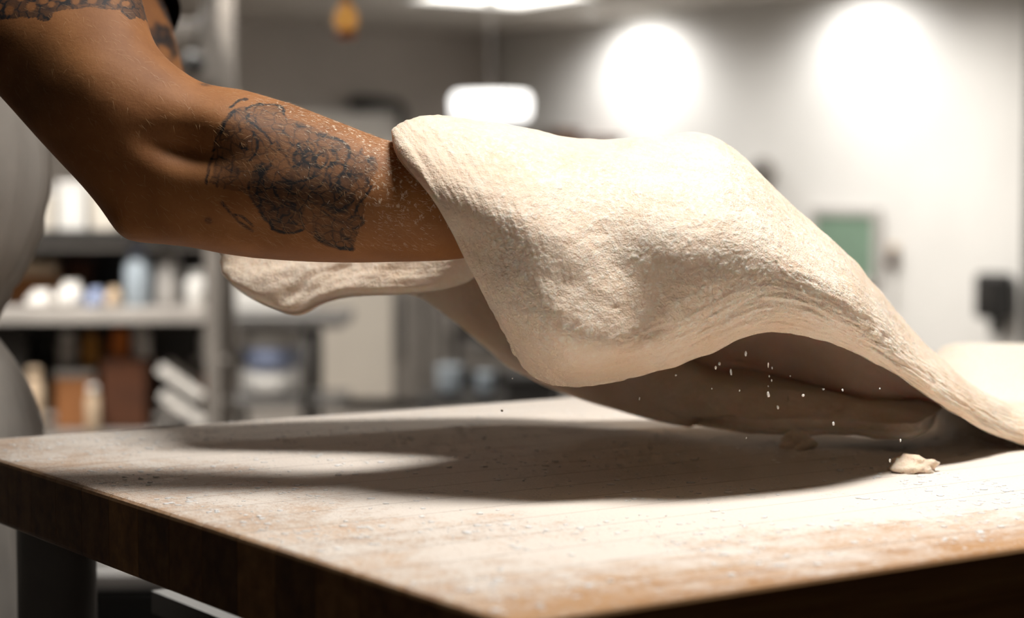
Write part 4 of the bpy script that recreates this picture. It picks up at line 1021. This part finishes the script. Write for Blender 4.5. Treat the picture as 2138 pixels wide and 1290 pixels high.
o = bm_obj('shirt', bm, M['shirt'], person, True); o.matrix_parent_inverse = PM; o['label'] = 'dark short sleeved shirt'
# apron: bib with a loose bulge over the strings, skirt below
bm = bmesh.new()
bib = [el(-0.582, 1.745, 1.36, 0.130, 0.17), el(-0.585, 1.745, 1.25, 0.148, 0.195), el(-0.590, 1.75, 1.15, 0.170, 0.20), el(-0.592, 1.75, 1.09, 0.169, 0.20), el(-0.605, 1.755, 1.04, 0.164, 0.195), el(-0.625, 1.76, 1.0, 0.160, 0.19), el(-0.640, 1.76, 0.972, 0.160, 0.188)]
loft(bm, spline_secs(bib, 10), 140, False)
folds(bm, 0.012, 11.0, 3.0)
o = bm_obj('apron_bib', bm, M['apron'], person, True); o.matrix_parent_inverse = PM
bm = bmesh.new()
loft(bm, spline_secs([el(-0.640, 1.76, 0.976, 0.160, 0.188), el(-0.636, 1.765, 0.95, 0.172, 0.20), el(-0.628, 1.775, 0.90, 0.182, 0.212), el(-0.625, 1.785, 0.80, 0.190, 0.222), el(-0.625, 1.79, 0.62, 0.195, 0.235), el(-0.625, 1.79, 0.45, 0.20, 0.245)], 10), 140, False)
folds(bm, 0.010, 8.0, 8.0)
o = bm_obj('apron_skirt', bm, M['apron'], person, True); o.matrix_parent_inverse = PM
bm = bmesh.new(); ring = [(-0.640 + 0.166 * math.cos(a), 1.76 + 0.195 * math.sin(a), 0.976) for a in np.linspace(0, math.tau, 61)]
tube(bm, ring, 0.006, 8, False); o = bm_obj('apron_string', bm, M['apron'], person, True); o.matrix_parent_inverse = PM
for s in (-1, 1):
    bm = bmesh.new()
    loft(bm, spline_secs([el(-0.635, 1.765 + s * 0.075, 0.92, 0.118, 0.098), el(-0.63, 1.765 + s * 0.09, 0.70, 0.10, 0.094), el(-0.62, 1.765 + s * 0.097, 0.45, 0.08, 0.078), el(-0.635, 1.765 + s * 0.10, 0.20, 0.07, 0.068), el(-0.635, 1.765 + s * 0.10, 0.09, 0.07, 0.066)], 5), 32, False)
    o = bm_obj('trouser_leg', bm, M['trousers'], person, True); o.matrix_parent_inverse = PM
    bm = bmesh.new()
    loft(bm, spline_secs([(Vector((-0.725, 1.76 + s * 0.10, 0.045)), Vector((0, 0.03, 0)), Vector((0, 0, 0.035))), (Vector((-0.64, 1.76 + s * 0.10, 0.055)), Vector((0, 0.052, 0)), Vector((0, 0, 0.054))), (Vector((-0.52, 1.76 + s * 0.105, 0.036)), Vector((0, 0.054, 0)), Vector((0, 0, 0.035))), (Vector((-0.42, 1.76 + s * 0.108, 0.03)), Vector((0, 0.034, 0)), Vector((0, 0, 0.024)))], 4), 28)
    o = bm_obj('shoe', bm, M['shoe'], person, True); o.matrix_parent_inverse = PM
bm = bmesh.new()
loft(bm, spline_secs([el(-0.545, 1.715, 1.60, 0.045, 0.066), el(-0.525, 1.715, 1.65, 0.078, 0.083), el(-0.507, 1.715, 1.70, 0.098, 0.088), el(-0.502, 1.715, 1.75, 0.092, 0.078), el(-0.502, 1.715, 1.785, 0.05, 0.045), el(-0.502, 1.715, 1.795, 0.012, 0.012)], 5), 40)
pts = np.array([v.co[:] for v in bm.verts]); bm.normal_update()
for v, k_ in zip(bm.verts, vnoise(pts * 90) * 0.005): v.co += v.normal * k_
o = bm_obj('hair', bm, M['hair'], person, True); o.matrix_parent_inverse = PM; o['label'] = 'short dark hair'
for s in (-1, 1):
    bm = bmesh.new(); bmesh.ops.create_uvsphere(bm, u_segments=16, v_segments=10, radius=0.011)
    for v in bm.verts: v.co += Vector((-0.402, 1.715 + s * 0.032, 1.662))
    o = bm_obj('eye', bm, M['paper'], person, True); o.matrix_parent_inverse = PM

# ------------------------------------------------------------------ loose flour
# clots of flour on the boards: far too many to count, one object
def lumps(name, n, label):
    ico = bmesh.new(); bmesh.ops.create_icosphere(ico, subdivisions=2, radius=1)
    iv = np.array([v.co[:] for v in ico.verts]); fi = np.array([[v.index for v in f.verts] for f in ico.faces]); ico.free()
    vs, fs_ = [], []
    got = 0
    while got < n:
        x, y = rng.uniform(0.006, 1.5), rng.uniform(0.006, TW - 0.006)
        dd = vnoise(np.array([[x * 9, y * 9, 3.0]]))[0] + 0.5 * vnoise(np.array([[x * 26, y * 26, 9.0]]))[0]
        if dd < rng.uniform(-0.5, 0.55): continue
        big = rng.random() ** 4
        r_ = 0.00028 + 0.0016 * big
        q_ = tab(x, y)
        v_ = iv * (1 + rng.uniform(-0.16, 0.16, (len(iv), 1))) * np.array([r_ * rng.uniform(0.9, 1.8), r_ * rng.uniform(0.9, 1.8), r_ * rng.uniform(0.22, 0.42)])
        fs_.append(fi + got * len(iv)); vs.append(v_ + np.array([q_.x, q_.y, TOP + r_ * 0.12])); got += 1
    o = link(name, np_mesh(name, np.concatenate(vs), np.concatenate(fs_)), M['flour'], None, True)
    return tag(o, label, 'flour', kind='stuff')
lumps('flour', 11000, 'white flour scattered in clots over the wooden table top')

# crumbs of flour falling below the dough
drops = [(1557, 738, 5, 12), (1502, 759, 6, 8), (1494, 767, 5, 8), (1526, 776, 5, 15), (1411, 783, 5, 5), (1604, 762, 3, 12), (1612, 768, 3, 6), (1606, 785, 3, 5), (1611, 794, 3, 6), (1604, 806, 3, 4), (1604, 823, 6, 13), (1650, 785, 3, 4), (1624, 850, 5, 9), (1677, 825, 6, 6), (1719, 812, 6, 5), (1759, 814, 4, 6), (1740, 884, 5, 9), (1880, 919, 4, 7), (1486, 811, 3, 4), (1544, 815, 3, 5), (1335, 832, 3, 7), (1858, 961, 4, 8), (1837, 811, 3, 4), (1048, 857, 6, 5), (1070, 790, 3, 3), (1558, 914, 3, 6)]
bm = bmesh.new(); bmesh.ops.create_icosphere(bm, subdivisions=2, radius=1)
for v in bm.verts: v.co *= 1 + random.uniform(-0.2, 0.2)
crumb_me = bpy.data.meshes.new('flour_crumb'); bm.to_mesh(crumb_me); bm.free(); crumb_me.materials.append(M['flour'])
for i, (px_, py_, w_, h_) in enumerate(drops):
    d_ = 1.30 + 0.03 * math.sin(i * 2.3); k = d_ / F
    o = bpy.data.objects.new('flour_crumb', crumb_me); COL.objects.link(o)
    o.location = P(px_, py_, d_); o.scale = (w_ * k / 2, w_ * k / 2, h_ * k / 2); o.rotation_euler = (0, 0.25 * math.sin(i * 5.1), i)
    tag(o, 'tiny white crumb of flour falling through the air below the dough', 'flour crumb', 'crumbs falling below the dough')
